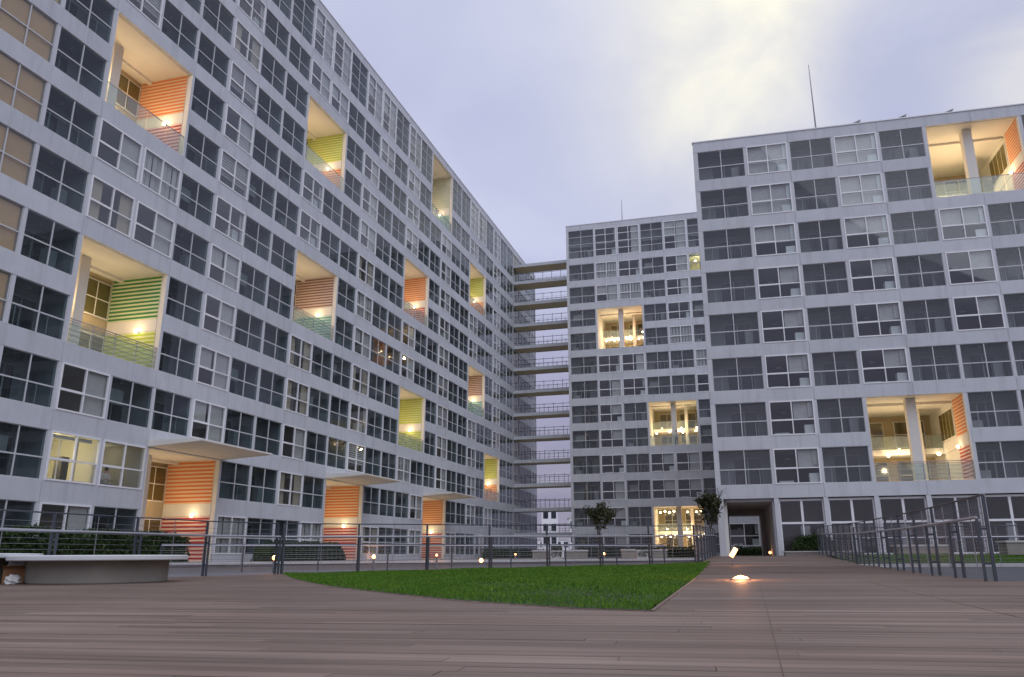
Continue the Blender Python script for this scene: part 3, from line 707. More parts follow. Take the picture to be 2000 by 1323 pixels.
# full-width platform, back edge follows the fence line
deckL = [(-34, -12), (-33, 0), (-32, 8), (-26, 12), (-15.5, 15.2)]
DK = MB()
outline = [(-40, -12), (14, -12), (60, 2), (60, 13.6), (8.3, 14.45), (Rx(18), 18), (Rx(24), 24), (Rx(30), 30), (Rx(36), 36), (Rx(42), 42), (Rx(47.2), 47.2),
           (Lx(48.6), 48.6), (Lx(42), 42), (Lx(36), 36), (Lx(33.5), 33.6), (-7.75, 24.9), (-9.3, 22.7), (-11.3, 17.2), (-14.5, 9.2), (-40, 6)]
import bmesh
def slab_from_outline(name, outline, m, zf=zg, thick=.25, cell=3.0, dz=0, kind='structure'):
    bm = bmesh.new(); vs_ = [bm.verts.new((x, y, 0)) for x, y in outline]; bm.faces.new(vs_)
    xs_ = [p[0] for p in outline]; ys_ = [p[1] for p in outline]
    y = math.floor(min(ys_)/cell)*cell
    while y < max(ys_):
        bmesh.ops.bisect_plane(bm, geom=bm.verts[:]+bm.edges[:]+bm.faces[:], plane_co=(0, y, 0), plane_no=(.2425, .9701, 0)); y += cell
    bmesh.ops.triangulate(bm, faces=bm.faces[:])
    r = bmesh.ops.extrude_face_region(bm, geom=bm.faces[:])
    for v in r['geom']:
        if isinstance(v, bmesh.types.BMVert): v.co.z = -thick
    for v in bm.verts:
        v.co.z = v.co.z + zf(v.co.x, v.co.y) + dz
    bmesh.ops.recalc_face_normals(bm, faces=bm.faces[:])
    me = bpy.data.meshes.new(name); bm.to_mesh(me); bm.free(); me.materials.append(m)
    return tag(place(name, me), kind=kind)
deck = slab_from_outline('deck', outline, WOOD, dz=-.032)
# boards. u runs across the view (board length), v away from the camera
BA = -.18; bu = Vector((math.cos(BA), math.sin(BA))); bv = Vector((-math.sin(BA), math.cos(BA)))
from mathutils.geometry import intersect_point_tri_2d
def inpoly(x, y, poly):
    c = False; n_ = len(poly); j = n_-1
    for i in range(n_):
        xi, yi = poly[i]; xj, yj = poly[j]
        if (yi > y) != (yj > y) and x < (xj-xi)*(y-yi)/(yj-yi)+xi: c = not c
        j = i
    return c
def unproj(px, py, z):
    a = (px-1038.0)/FPX; b_ = -(py-662.72)/FPX
    d = FW + ax*a + ay*b_
    return d*(z/d.z)
lawn_pts_img = [(549, 1121), (570, 1128), (610, 1138), (655, 1145), (705, 1151), (792, 1160), (890, 1170), (1000, 1177.5), (1130, 1185.5), (1270, 1190)]
lawn = []
for (px, py) in lawn_pts_img:
    q = unproj(px, py, DECK+.02); lawn.append((q.x, q.y))
lawn[0] = (-7.6, 24.8)
lawn += [(PXX(1383, 34.6), 34.6), (Lx(33.5)-.1, 33.45), (-.3, 29.25)]
# boards as objects near the camera, joined beyond
BW = .145
far_b = MB(); nobj = 0
near_cache = {}
rngb = random.Random(3)
rows = []
for iv in range(int(2.4/BW), int(30/BW)):
    v0 = iv*BW; jo = (iv*37 % 5)*.8
    vm = v0+BW/2
    jo = rngb.uniform(0, 4)
    u = -36+jo if vm > 12 else (-6.5-vm*.75)//4*4-4+jo
    umax = 34 if vm > 12 else 4.5+vm*.95
    umax = min(umax, 26)
    while u < umax:
        L_ = 4.0
        c_ = bu*(u+L_/2)+bv*vm
        e0 = bu*(u+.01)+bv*vm; e1 = bu*(u+L_-.01)+bv*vm
        # boards on the lawn are cut back in steps
        segs = [(u, u+L_)]
        ok = []
        N_ = 120
        run = None
        for q in range(N_):
            uu = u+(q+.5)*L_/N_; pp = bu*uu+bv*vm
            ins = inpoly(pp.x, pp.y, outline) and not inpoly(pp.x, pp.y, lawn)
            if ins and run is None: run = u+q*L_/N_
            if (not ins) and run is not None: ok.append((run, u+q*L_/N_)); run = None
        if run is not None: ok.append((run, u+L_))
        for (ua, ub) in ok:
            near = vm < 8.6 and nobj < 290 and ub-ua > 3.9 and abs((bu*(ua+2)+bv*vm).x) < vm*.72+1.6
            c_ = bu*((ua+ub)/2)+bv*vm; zt_ = zg(c_.x, c_.y)
            if near:
                if 'bd' not in near_cache:
                    q = MB(); q.box(-1.998, 1.998, -BW/2+.0025, BW/2-.0025, -.03, 0, WOOD); near_cache['bd'] = q.mesh('board')
                o = place('board', near_cache['bd'], deck, (c_.x, c_.y, zt_+rngb.uniform(-.0015, .0015))); o.rotation_euler = (0, 0, BA); nobj += 1
            else: far_b.obox((c_.x, c_.y), BA, ub-ua-.004, BW-.005, zt_-.03, zt_, WOOD)
        u += L_
fb = far_b.build('board', deck); fb['kind'] = 'stuff'
# pale joint strips across the path
for (y_, wd, nm) in ((9.1, .045, 'joint_strip'), (32.6, .14, 'joint_strip')):
    m = MB(); xa = (1.5 if y_ < 10 else Lx(y_)+.35); xb = (5.2 if y_ < 10 else Rx(y_)-.3)
    m.obox(((xa+xb)/2, y_), -.02 if y_ < 10 else -.16, xb-xa, wd, zg(xb, y_)-.02, zg(xb, y_)+.006, mat('joint', (.30, .26, .24), .7))
    tag(m.build('joint_strip'), kind='structure')
WOODG_ = mat('seam_dark', (.15, .105, .085), .9)
# edging round the lawn
m = MB()
for (p0_, p1_) in zip(lawn[:-3], lawn[1:-2]):
    dx, dy = p1_[0]-p0_[0], p1_[1]-p0_[1]; m.obox(((p0_[0]+p1_[0])/2, (p0_[1]+p1_[1])/2), math.atan2(dy, dx), math.hypot(dx, dy), .05, DECK-.1, DECK+.009, WOOD)
p0_, p1_ = lawn[9], lawn[10]; n_ = 8
for i in range(n_):
    a_ = (p0_[0]+(p1_[0]-p0_[0])*i/n_, p0_[1]+(p1_[1]-p0_[1])*i/n_); b_ = (p0_[0]+(p1_[0]-p0_[0])*(i+1)/n_, p0_[1]+(p1_[1]-p0_[1])*(i+1)/n_); c_ = ((a_[0]+b_[0])/2, (a_[1]+b_[1])/2)
    m.obox(c_, math.atan2(b_[1]-a_[1], b_[0]-a_[0]), math.hypot(b_[0]-a_[0], b_[1]-a_[1]), .07, zg(*c_)-.1, zg(*c_)+.012, WOOD)
tag(m.build('lawn_edging'), kind='structure')
# seams where the boards of neighbouring deck fields butt
for (px, py) in ((1515, 1260), (1900, 1185)):
    q_ = unproj(px, py, DECK); m = MB(); L0, L1 = (3.0-q_.y)/sa, (14.5-q_.y)/sa
    if px == 700: L1 = (9.0-q_.y)/sa
    mxp, myp = q_.x+ca*(L0+L1)/2, q_.y+sa*(L0+L1)/2
    m.obox((mxp, myp), AA, L1-L0, .005, DECK-.02, DECK+.0025, WOODG_); tag(m.build('deck_seam'), kind='structure')
# lawn
ls = slab_from_outline('lawn', lawn, SOIL, thick=.2, dz=.012, cell=2.0)
gr = np.random.default_rng(5)
lx = np.array(lawn); bbx = (lx[:, 0].min(), lx[:, 0].max()); bby = (lx[:, 1].min(), lx[:, 1].max())
pts = []
NB = 90000
cx_ = gr.uniform(*bbx, NB*4); cy_ = bby[0]+(bby[1]-bby[0])*gr.uniform(0, 1, NB*4)**1.35
def inpoly_np(x, y, poly):
    c = np.zeros(len(x), bool); j = len(poly)-1
    for i in range(len(poly)):
        xi, yi = poly[i]; xj, yj = poly[j]
        cond = ((yi > y) != (yj > y)) & (x < (xj-xi)*(y-yi)/(yj-yi+1e-12)+xi); c ^= cond; j = i
    return c
mk = inpoly_np(cx_, cy_, lawn); cx_ = cx_[mk][:NB]; cy_ = cy_[mk][:NB]; nb = len(cx_)
zz = np.array([zg(a, b_) for a, b_ in zip(cx_, cy_)])
hgt = gr.uniform(.015, .042, nb)*(1+.5*np.sin(cx_*1.9+np.sin(cy_*1.3))*np.cos(cy_*.9)); an = gr.uniform(0, math.pi, nb); wd = .004+.0012*np.maximum(cy_-6, 0)
ln = gr.normal(0, .018, (nb, 2))
V = np.empty((nb, 3, 3)); V[:, 0] = np.stack([cx_-np.cos(an)*wd, cy_-np.sin(an)*wd, zz], 1); V[:, 1] = np.stack([cx_+np.cos(an)*wd, cy_+np.sin(an)*wd, zz], 1)
V[:, 2] = np.stack([cx_+ln[:, 0], cy_+ln[:, 1], zz+hgt+.012], 1)
me = bpy.data.meshes.new('grass'); me.vertices.add(nb*3); me.vertices.foreach_set('co', V.ravel()); me.loops.add(nb*3); me.loops.foreach_set('vertex_index', np.arange(nb*3, dtype=np.int32))
me.polygons.add(nb); me.polygons.foreach_set('loop_start', np.arange(0, nb*3, 3, dtype=np.int32)); me.polygons.foreach_set('loop_total', np.full(nb, 3, dtype=np.int32)); me.update(); me.validate(); me.materials.append(GRASS)
tag(place('grass', me), 'short green grass covering the triangular lawn in front of the fence', 'grass', kind='stuff')

# terrace in front of the blocks, with kerb, and the ramp road between
TZ = -.17
tz = lambda x, y: TZ
terr = [(-60, 18), (-19.9, 24.0), (-12.2, 32.1), (-4.1, 36.0), (6.2, 40.6), (8.6, 41.2), (11.4, 48.3), (9.0, 49.5), (40, 100), (40, 130), (-60, 130)]
slab_from_outline('terrace', terr, PAVE, zf=tz, thick=.5, cell=200)
rd = [(-60, 4), (-14.7, 9.3), (-11.4, 17.2), (-9.4, 22.8), (-7.8, 25.0), (6.65, 33.8), (8.7, 41.1), (6.2, 40.5), (-4.1, 35.9), (-12.2, 32.0), (-19.9, 23.9), (-60, 17.9)]
slab_from_outline('road', rd, ROAD, zf=lambda x, y: DECK-.02+.0*x, thick=.2, cell=200)
kb = MB()
for (p0_, p1_) in zip(terr[1:5], terr[2:6]):
    dx, dy = p1_[0]-p0_[0], p1_[1]-p0_[1]; L_ = math.hypot(dx, dy); kb.obox(((p0_[0]+p1_[0])/2, (p0_[1]+p1_[1])/2), math.atan2(dy, dx), L_, .22, TZ-.06, TZ+.035, KERB)
tag(kb.build('kerb'), kind='structure')
# court to the right of the path: sunken grey ground, grass strip, white kerb
rc_z = -.50
rc = [(8.4, 14.5), (60, 13.7), (60, 46), (Rx(46)+.05, 46.0), (Rx(30)+.05, 30)]
slab_from_outline('court_ground', rc, mat('court_asphalt', (.085, .09, .10), .85, noise=(2, .12)), zf=lambda x, y: -.50, thick=.2, cell=200)
gz = lambda x, y: -.36+.34*min(max((y+.2*(x-13)-34.2)/6, 0), 1)
slab_from_outline('lawn', [(13.3, 34.2), (60, 24.8), (60, 31.5), (14.9, 40.5)], SOIL, zf=gz, thick=.3, cell=1.5)
slab_from_outline('terrace', [(14.95, 40.6), (60, 31.6), (60, 48), (17.0, 47.0)], PAVE, zf=lambda x, y: -.03, thick=.5, cell=200)
def kerbline(p, q, z0, z1, w_=.2, m=KERB, name='kerb'):
    k_ = MB(); dx, dy = q[0]-p[0], q[1]-p[1]; k_.obox(((p[0]+q[0])/2, (p[1]+q[1])/2), math.atan2(dy, dx), math.hypot(dx, dy), w_, z0, z1, m); return tag(k_.build(name), kind='structure')
kerbline((13.0, 33.0), (60, 23.6), -.52, -.37, .3)
# grass strip blades
nb = 14000; cx_ = gr.uniform(15, 34, nb); t_ = gr.uniform(0, 1, nb); cy_ = 34.2-(cx_-13)*.2+t_*6.2
wd = .02; an = gr.uniform(0, math.pi, nb); V = np.empty((nb, 3, 3)); zq = np.array([gz(a, b_) for a, b_ in zip(cx_, cy_)])
V[:, 0] = np.stack([cx_-np.cos(an)*wd, cy_-np.sin(an)*wd, zq], 1); V[:, 1] = np.stack([cx_+np.cos(an)*wd, cy_+np.sin(an)*wd, zq], 1); V[:, 2] = np.stack([cx_, cy_, zq+gr.uniform(.04, .09, nb)], 1)
me = bpy.data.meshes.new('grass'); me.from_pydata(V.reshape(-1, 3).tolist(), [], np.arange(nb*3).reshape(-1, 3).tolist()); me.materials.append(GRASS)
tag(place('grass', me), 'strip of grass beyond the right hand fence', 'grass', kind='stuff')

# ------------------------------------------------------------------ fences
def fence(pts, label, n_posts, tall=1.5, rail_h=1.1, side=1, group=None, zfn=zg, twin=True, mesh_=False):
    # pts: polyline in plan; posts spread evenly along it
    seg = [0]
    for a, b_ in zip(pts, pts[1:]): seg.append(seg[-1]+math.hypot(b_[0]-a[0], b_[1]-a[1]))
    def at(s):
        for i in range(len(seg)-1):
            if s <= seg[i+1]+1e-6:
                f = (s-seg[i])/(seg[i+1]-seg[i]); a, b_ = pts[i], pts[i+1]; return (a[0]+(b_[0]-a[0])*f, a[1]+(b_[1]-a[1])*f, math.atan2(b_[1]-a[1], b_[0]-a[0]))
        return (*pts[-1], math.atan2(pts[-1][1]-pts[-2][1], pts[-1][0]-pts[-2][0]))
    t = root('fence', (pts[0][0], pts[0][1], zfn(*pts[0])), 0, label=label, cat='fence', group=group)
    o0 = Vector(t.location)
    stn = []
    for i in range(n_posts):
        x, y, a = at(seg[-1]*i/(n_posts-1)); stn.append((x, y, zfn(x, y), a))
    top = MB(); top.bar((0, 0, 0), (0, 0, 0.001), .001, STEEL) if False else None
    hr = MB(); wr = MB(); tr_ = MB(); gp = MB()
    for i, (x, y, z, a) in enumerate(stn):
        nx, ny = -math.sin(a)*side, math.cos(a)*side
        q = MB(); q.obox((0, 0), a, .05, .055, 0, tall, STEEL); o = q.build('post', t, Vector((x+nx*.16, y+ny*.16, z))-o0)
        if twin:
            q = MB(); q.obox((0, 0), a, .045, .045, 0, rail_h-.02, STEEL); q.obox((nx*.08, ny*.08), a, .03, .10, .28, .32, STEEL); q.obox((nx*.08, ny*.08), a, .03, .10, rail_h-.22, rail_h-.18, STEEL)
            q.build('short_post', t, Vector((x, y, z))-o0)
        if i:
            x1, y1, z1, a1 = stn[i-1]; n1x, n1y = -math.sin(a1)*side, math.cos(a1)*side
            if i and abs(a1-a) > .01: n1x, n1y = nx, ny
            def pt(X, Y, Z, off, nX, nY, h): return (X+nX*off-o0.x, Y+nY*off-o0.y, Z+h-o0.z)
            hr.bar(pt(x1, y1, z1, 0, n1x, n1y, rail_h), pt(x, y, z, 0, nx, ny, rail_h), .028, RAIL, 8)
            tr_.bar(pt(x1, y1, z1, .16, n1x, n1y, tall), pt(x, y, z, .16, nx, ny, tall), .018, STEEL, 6)
            for w_ in range(11):
                hh = .08+w_*(tall-.15)/11; wr.bar(pt(x1, y1, z1, .16, n1x, n1y, hh), pt(x, y, z, .16, nx, ny, hh), .0055, WIRE, 4)
            if mesh_:
                L_ = math.hypot(x-x1, y-y1); nv = int(L_/.14)
                for v_ in range(1, nv):
                    f = v_/nv; wr.bar(pt(x1+(x-x1)*f, y1+(y-y1)*f, z1+(z-z1)*f, .17, nx, ny, .08), pt(x1+(x-x1)*f, y1+(y-y1)*f, z1+(z-z1)*f, .17, nx, ny, tall-.08), .0032, WIRE, 3)
            # midway a thin stay
            f = .5; mx_, my_, mz_ = (x+x1)/2, (y+y1)/2, (z+z1)/2
            wr.bar(pt(mx_, my_, mz_, .16, nx, ny, .05), pt(mx_, my_, mz_, .16, nx, ny, tall), .010, WIRE, 4)
    hr.build('hand_rail', t); tr_.build('top_rail', t); wo = wr.build('wire', t); wo['kind'] = 'stuff'
    return t
fence([(-7.65, 24.85), (6.8, 33.45)], 'grey wire fence with pale handrail along the far edge of the lawn', 8, mesh_=True)
fence([(-12.3, 13.6), (-11.0, 17.5), (-9.25, 22.6), (-7.75, 24.75)], 'grey wire fence with pale handrail behind the round bench at left', 6, mesh_=False)
fence([(6.85, 33.45), (Lx(47.4)+.35, 47.4)], 'short run of grey fence on the left side of the path to the passage', 9, mesh_=True)
fence([(8.0, 14.45), (Rx(46.6)-.2, 46.6)], 'long grey fence climbing along the right side of the path', 17, side=-1, mesh_=True)
fence([(-13.0, 28.3), (6.4, 38.9)], 'second thinner fence beyond the lane behind the lawn', 9, tall=1.0, rail_h=.95, twin=False, zfn=lambda x, y: DECK-.02)
fence([(12.4, 31.0), (42, 25.1)], 'low fence across the court right of the path', 10, tall=1.5, rail_h=1.1, twin=False, zfn=lambda x, y: -.50)

# ------------------------------------------------------------------ round benches
def bench(c, r_base, r_top, ztop, label, thick=.11, rin=.6):
    t = root('round_bench', (c[0], c[1], DECK), 0, label=label, cat='bench', group='round concrete benches on the deck')
    m = MB(); zt = ztop-DECK
    m.lathe([(0, .001), (r_base*.99, .001), (r_base, .02), (r_base, zt-thick), (rin, zt-thick)], BENCHB, n=64); m.build('base', t, smooth=False)
    m = MB(); m.lathe([(rin*.9, zt-thick+.002), (r_top-.02, zt-thick+.002), (r_top, zt-thick+.02), (r_top, zt-.02), (r_top-.02, zt), (rin, zt), (rin*.9, zt-thick+.002)], BENCHT, n=72); m.build('seat', t)
    return t
bench((-9.27, 17.4), 1.35, 1.72, .085, 'large round bench with white top on a grey drum at left', .11)
bench((-13.25, 17.1), 2.15, 2.5, .135, 'round bench cut off by the left edge of the photo, beside a cardboard box', .10)
# cardboard box and bags between the benches
t = root('cardboard_box', (-10.72, 16.9, DECK), .3, label='open brown cardboard box on the deck between the two round benches', cat='box')
m = MB()
for a in ((-.2, .2, -.16, -.15, 0, .30), (-.2, .2, .15, .16, 0, .30), (-.2, -.19, -.15, .15, 0, .30), (.19, .2, -.15, .15, 0, .30), (-.19, .19, -.15, .15, 0, .01)): m.box(*a, CARD)
m.build('body', t)
m = MB(); m.quad((-.2, -.16, .3), (.2, -.16, .3), (.2, -.3, .36), (-.2, -.3, .36), CARD); m.quad((.2, -.16, .3), (.2, .16, .3), (.34, .16, .34), (.34, -.16, .34), CARD); m.build('flap', t)
def blob(name, loc, r, sc, m_, label, cat, seed):
    bm = bmesh.new(); bmesh.ops.create_icosphere(bm, subdivisions=3, radius=r); rg = random.Random(seed)
    ph = [rg.uniform(0, 6) for _ in range(6)]
    for v in bm.verts:
        d = v.co.normalized(); f = 1+.16*math.sin(5*d.x+ph[0])*math.cos(4*d.y+ph[1])+.12*math.sin(9*d.z+ph[2]+4*d.x); v.co *= f
        v.co.x *= sc[0]; v.co.y *= sc[1]; v.co.z = max(v.co.z*sc[2], -r*sc[2]*.55)
    me = bpy.data.meshes.new(name); bm.to_mesh(me); bm.free(); me.materials.append(m_)
    return tag(place(name, me, None, loc), label, cat)
blob('plastic_bag', (-10.72, 16.9, DECK+.36), .17, (1.2, .8, .8), BAG, 'crumpled white plastic bag resting on top of the cardboard box', 'bag', 1)
blob('plastic_bag', (-10.42, 16.35, DECK+.07), .13, (1.2, .9, .9), BAG, 'crumpled pale plastic bag on the deck beside the cardboard box', 'bag', 2)

# ------------------------------------------------------------------ lights set in and around the paths
def plamp(px, py, z, label, r=.07, power=14, post=True, zbase=None, tilt=None):
    p = unproj(px, py, z) if False else None
def path_light(x, y, zb_, h, label, r=.075, power=10):
    t = root('path_light', (x, y, zb_), 0, label=label, cat='lamp', group='small orange lamps around the lane and paths')
    m = MB(); m.lathe([(.05, 0), (.05, h-r), (.06, h-r)], LAMPH, n=10); m.build('post', t)
    m = MB(); m.lathe([(0, r), (r*.7, r*.7), (r, 0), (r*.7, -r*.7), (0, -r)], LAMPO, (0, 0, h), 12); m.build('bulb', t)
    plight(t, (0, 0, h+r+.04), power, (1, .42, .15), .05)
def at(px, D, py, lbl, **kw):
    D = D/.928; x = PXX(px, D); z = (1087.4-(px-1041)*.0066-py)*D*.928/FPX
    zb_ = kw.pop('zb', DECK-.02); path_light(x, D, zb_, z-zb_, lbl, **kw)
at(533, 25.5, 1090, 'orange lamp left of the first post of the lawn fence')
at(727, 29.5, 1088, 'orange lamp behind the lawn fence, right of its second post')
at(850, 33, 1085, 'faint orange lamp behind the lawn fence, just right of its third post', r=.05, power=5)
at(937, 30.0, 1095, 'orange lamp low beside the fourth post of the lawn fence', r=.085)
at(1004, 42, 1083, 'tiny orange lamp on the terrace left of the fifth fence post', r=.05, power=5, zb=TZ)
at(1177, 42, 1082, 'small orange lamp on the terrace below the small tree', r=.07, power=7, zb=TZ)
# recessed deck light
q = unproj(1447, 1130, DECK+.03)
t = root('deck_light', (q.x, q.y, DECK), 0, label='glowing round light set into the deck boards of the path', cat='lamp')
m = MB(); m.lathe([(.20, 0), (.20, .02), (.16, .025)], LAMPH, n=24); m.build('rim', t)
m = MB(); m.lathe([(.16, .02), (.12, .055), (.05, .075), (0, .08)], LAMPO, n=24); m.build('lens', t)
plight(t, (0, 0, .22), 30, (1, .40, .16), .08)
# leaning tube lamp by the passage
q = unproj(1433, 1097, -.30)
yy = 31.2; xx = PXX(1427, yy)
t = root('spot_light', (xx, yy, zg(xx, yy)), 0, label='tilted glowing tube lamp on a short stand in the path before the passage', cat='lamp')
zz0 = zg(xx, yy)
m = MB(); m.bar((0, 0, 0), (0, 0, .40), .02, LAMPH); m.lathe([(0, 0), (.1, 0), (.1, .02), (0, .02)], LAMPH, n=12); m.build('stand', t)
m = MB(); m.bar((-.04, 0, .30), (.17, 0, .60), .085, LAMPO, 10); m.build('tube', t)
plight(t, (.2, -.15, .75), 14, (1, .40, .16), .05)

# ------------------------------------------------------------------ hedges and trees
def leaves(name, centers, sizes, m_, parent=None, loc=None, rng=None, n=None):
    c = np.array(centers); k = len(c); rg = np.random.default_rng(rng or 1)
    a = rg.normal(size=(k, 3)); a /= np.linalg.norm(a, axis=1)[:, None]; b_ = rg.normal(size=(k, 3)); b_ -= (a*b_).sum(1)[:, None]*a; b_ /= np.linalg.norm(b_, axis=1)[:, None]
    s_ = np.array(sizes)[:, None]
    V = np.stack([c-a*s_, c-b_*s_*.5, c+a*s_, c+b_*s_*.5], 1).reshape(-1, 3)
    me = bpy.data.meshes.new(name); me.from_pydata(V.tolist(), [], np.arange(k*4).reshape(-1, 4).tolist()); me.materials.append(m_)
    return place(name, me, parent, loc)
def hedge(p, q, w_, z0_, h_, label, seed, n=5000, rnd=0.0):
    L_ = math.hypot(q[0]-p[0], q[1]-p[1]); a = math.atan2(q[1]-p[1], q[0]-p[0])
    t = root('hedge', (p[0], p[1], z0_), a, label=label, cat='hedge', group='clipped hedges at the foot of the blocks')
    rg = np.random.default_rng(seed); u = rg.uniform(0, L_, n); v = rg.uniform(-w_/2, w_/2, n); z = rg.uniform(0, h_, n)
    f = rg.integers(0, 3, n); v = np.where(f == 0, -w_/2+rg.normal(0, .05, n), v); z = np.where(f == 1, h_+rg.normal(0, .05, n), z)
    top = h_*(1+.07*np.sin(u*2.1+seed)+.05*np.sin(u*5.3)); z = z*top/h_
    e_ = np.minimum(u, L_-u)
    if rnd: z *= np.clip((e_/rnd)**.5, .25, 1)
    leaves('foliage', np.stack([u, v, z], 1), rg.uniform(.05, .11, n), HEDGE, t, None, seed)
    m = MB(); m.box(.15, L_-.15, -w_/2+.12, w_/2-.12, 0, h_*.8, SOIL); m.build('branches', t)
def onA(s, d): w_ = A2W(s, d); return (w_.x, w_.y)
hedge(onA(-7.5, -2.2), onA(5.6, -2.2), 1.3, TZ, 1.15, 'long dark green hedge behind the round bench at the foot of the left block', 3, 14000)
hedge(onA(12.6, -1.8), onA(21.0, -1.8), 1.2, TZ, .95, 'rounded dark hedge between the first and second striped entrances', 4, 7000, .8)
def onC(x, d): w_ = Matrix.Rotation(AC, 4, 'Z') @ Vector((x, d, 0)) + Vector((11.379, 47.928, 0)); return (w_.x, w_.y)
hedge(onC(3.7, -.9), onC(6.2, -.9), .8, .18, .75, 'low bright green hedge in the planter right of the passage', 5, 2600, .6)
m = MB(); a_, b_ = onC(3.3, -1.0), onC(7.4, -1.0); m.obox(((a_[0]+b_[0])/2, (a_[1]+b_[1])/2), AC, 4.1, 1.3, -.2, .14, PAVE); o = m.build('planter'); tag(o, 'low planter with pale rim right of the passage', 'planter')
m = MB(); m.obox(((a_[0]+b_[0])/2, (a_[1]+b_[1])/2), AC, 4.2, 1.4, .142, .2, KERB); m.build('rim', o)
def tree(x, y, z0_, h_, cr, label, seed, n=2600, lsz=(.06, .13)):
    t = root('small_tree', (x, y, z0_), 0, label=label, cat='tree')
    rg = random.Random(seed); m = MB(); tips = []
    def br(p, d, L_, r, dep):
        q = p+d*L_; m.cone(p, q, r, r*.62, BARK, 7)
        if dep >= 1: tips.append(p.lerp(q, .6)); tips.append(q)
        if dep == 3: return
        for i in range(3 if dep else 4):
            nd_ = (d*.8+Vector((rg.uniform(-1, 1), rg.uniform(-1, 1), rg.uniform(-.1, .7)))*.75).normalized(); br(q, nd_, L_*rg.uniform(.55, .8), r*.6, dep+1)
    br(Vector((0, 0, 0)), Vector((rg.uniform(-.04, .04), 0, 1)).normalized(), h_*.45, .055, 0)
    tips = [q for q in tips if (q-Vector((0, 0, h_*.68))).length < cr*1.25]
    tr = m.build('trunk', t)
    ng = np.random.default_rng(seed); cs = []
    for i in range(n):
        c = tips[int(ng.integers(len(tips)))]; cs.append((c.x+ng.normal(0, cr*.13), c.y+ng.normal(0, cr*.13), c.z+ng.normal(0, cr*.13)))
    leaves('crown', cs, ng.uniform(*lsz, n), LEAF, t, None, seed)
D_ = 50; tree(PXX(1166, D_), D_, TZ, 3.3, 1.0, 'small bushy tree on the terrace in front of the middle block', 11, 1300)
D_ = 46.5; tree(PXX(1389, D_), D_, TZ, 3.7, .8, 'small dark tree at the left corner of the right block', 12, 1500)
for i, (px, D_, h_) in enumerate(()):
    tree(PXX(px, D_), D_, TZ, h_, .5, ('thin sapling on the terrace near the second striped entrance', 'thin sapling on the terrace left of the third striped entrance', 'thin sapling on the terrace between the second and third entrances')[i], 20+i, 160, (.04, .08))

# low benches, planters and troughs on the far terrace
def trough(px0, px1, D, z1, h, label, m_, cat, depth=.7, plant=False, seed=1):
    D = D/.94; x0 = PXX(px0, D); x1 = PXX(px1, D)
    m = MB(); m.box(-(x1-x0)/2*.93, (x1-x0)/2*.93, -depth/2, depth/2, 0, h-.09, m_); o = m.build('trough', None, ((x0+x1)/2, D, z1)); o.name = cat.replace(' ', '_')
    tag(o, label, cat)
    m = MB(); m.box(-(x1-x0)/2, (x1-x0)/2, -depth/2-.05, depth/2+.05, h-.088, h, KERB); m.build('top_slab', o)
    if plant:
        rg = np.random.default_rng(seed); n = 900; leaves('foliage', np.stack([rg.uniform(-(x1-x0)/2*.85, (x1-x0)/2*.85, n), rg.uniform(-depth/2, depth/2, n)*.9-.1, rg.uniform(h*.3, h+.25, n)], 1), rg.uniform(.04, .09, n), HEDGE, o, None, seed)
trough(1036, 1070, 47, TZ, .55, 'low concrete bench on the terrace left of a planted trough', BENCHB, 'bench')
trough(1072, 1096, 44, TZ, .50, 'white planted trough on the terrace behind the fifth fence post', KERB, 'planter', plant=True, seed=2)
trough(1098, 1146, 47, TZ, .55, 'long low bench right of the first planted trough', BENCHB, 'bench')
trough(1210, 1237, 44, TZ, .55, 'boxy brown bench on the terrace before the middle block entrance', BENCHB, 'bench')
trough(1239, 1262, 42, TZ, .50, 'white planted trough between two benches before the middle block entrance', KERB, 'planter', plant=True, seed=3)
trough(1264, 1300, 47, TZ, .55, 'long brown bench below the lit entrance of the middle block', BENCHB, 'bench')
trough(1955, 2030, 35, -.05, .62, 'pale block bench on the grass seen through the right fence', BENCHB, 'bench')
trough(1745, 1850, 39, -.04, .5, 'long low bench on the terrace behind the right fence', BENCHB, 'bench')
hedge(onA(52, -1.4), onA(76, -1.4), 1.3, TZ, .9, 'low hedge at the far foot of the left block', 6, 5000)
hedge((5.0, 87.6), (17.0, 84.5), 1.2, TZ, 1.0, 'dark hedge along the foot of the middle block', 7, 6000)

# ------------------------------------------------------------------ far buildings
def far_block(x, y, w_, d_, h_, rz, label, fl, nc, m_=WFRAME, wm=DGL):
    t = root('far_building', (x, y, -.9), rz, label=label, cat='building')
    m = MB(); m.box(0, w_, 0, d_, 0, h_, m_); m.build('wall', t)
    fh = h_/fl; cw = w_/nc
    q = MB(); q.box(0, cw*.62, -.05, .02, 0, fh*.55, wm); me = q.mesh('window')
    for i in range(nc):
        for j in range(fl): place('window', me, t, (cw*(i+.19), 0, fh*(j+.25)))
    m = MB(); m.box(-.2, w_+.2, -.2, d_+.2, h_+.002, h_+.4, KERB); m.build('roof', t)
far_block(2.6, 230, 2.6+2, 10, 14, 0, 'small white tower block seen far off under the lowest footbridge', 4, 2)
far_block(9.6, 210, 4.5, 10, 10.5, 0, 'white building far off, partly hidden by the edge of the middle block', 3, 3)
far_block(-3, 260, 30, 10, 6, 0, 'low pale row of houses on the skyline behind the footbridges', 2, 12)
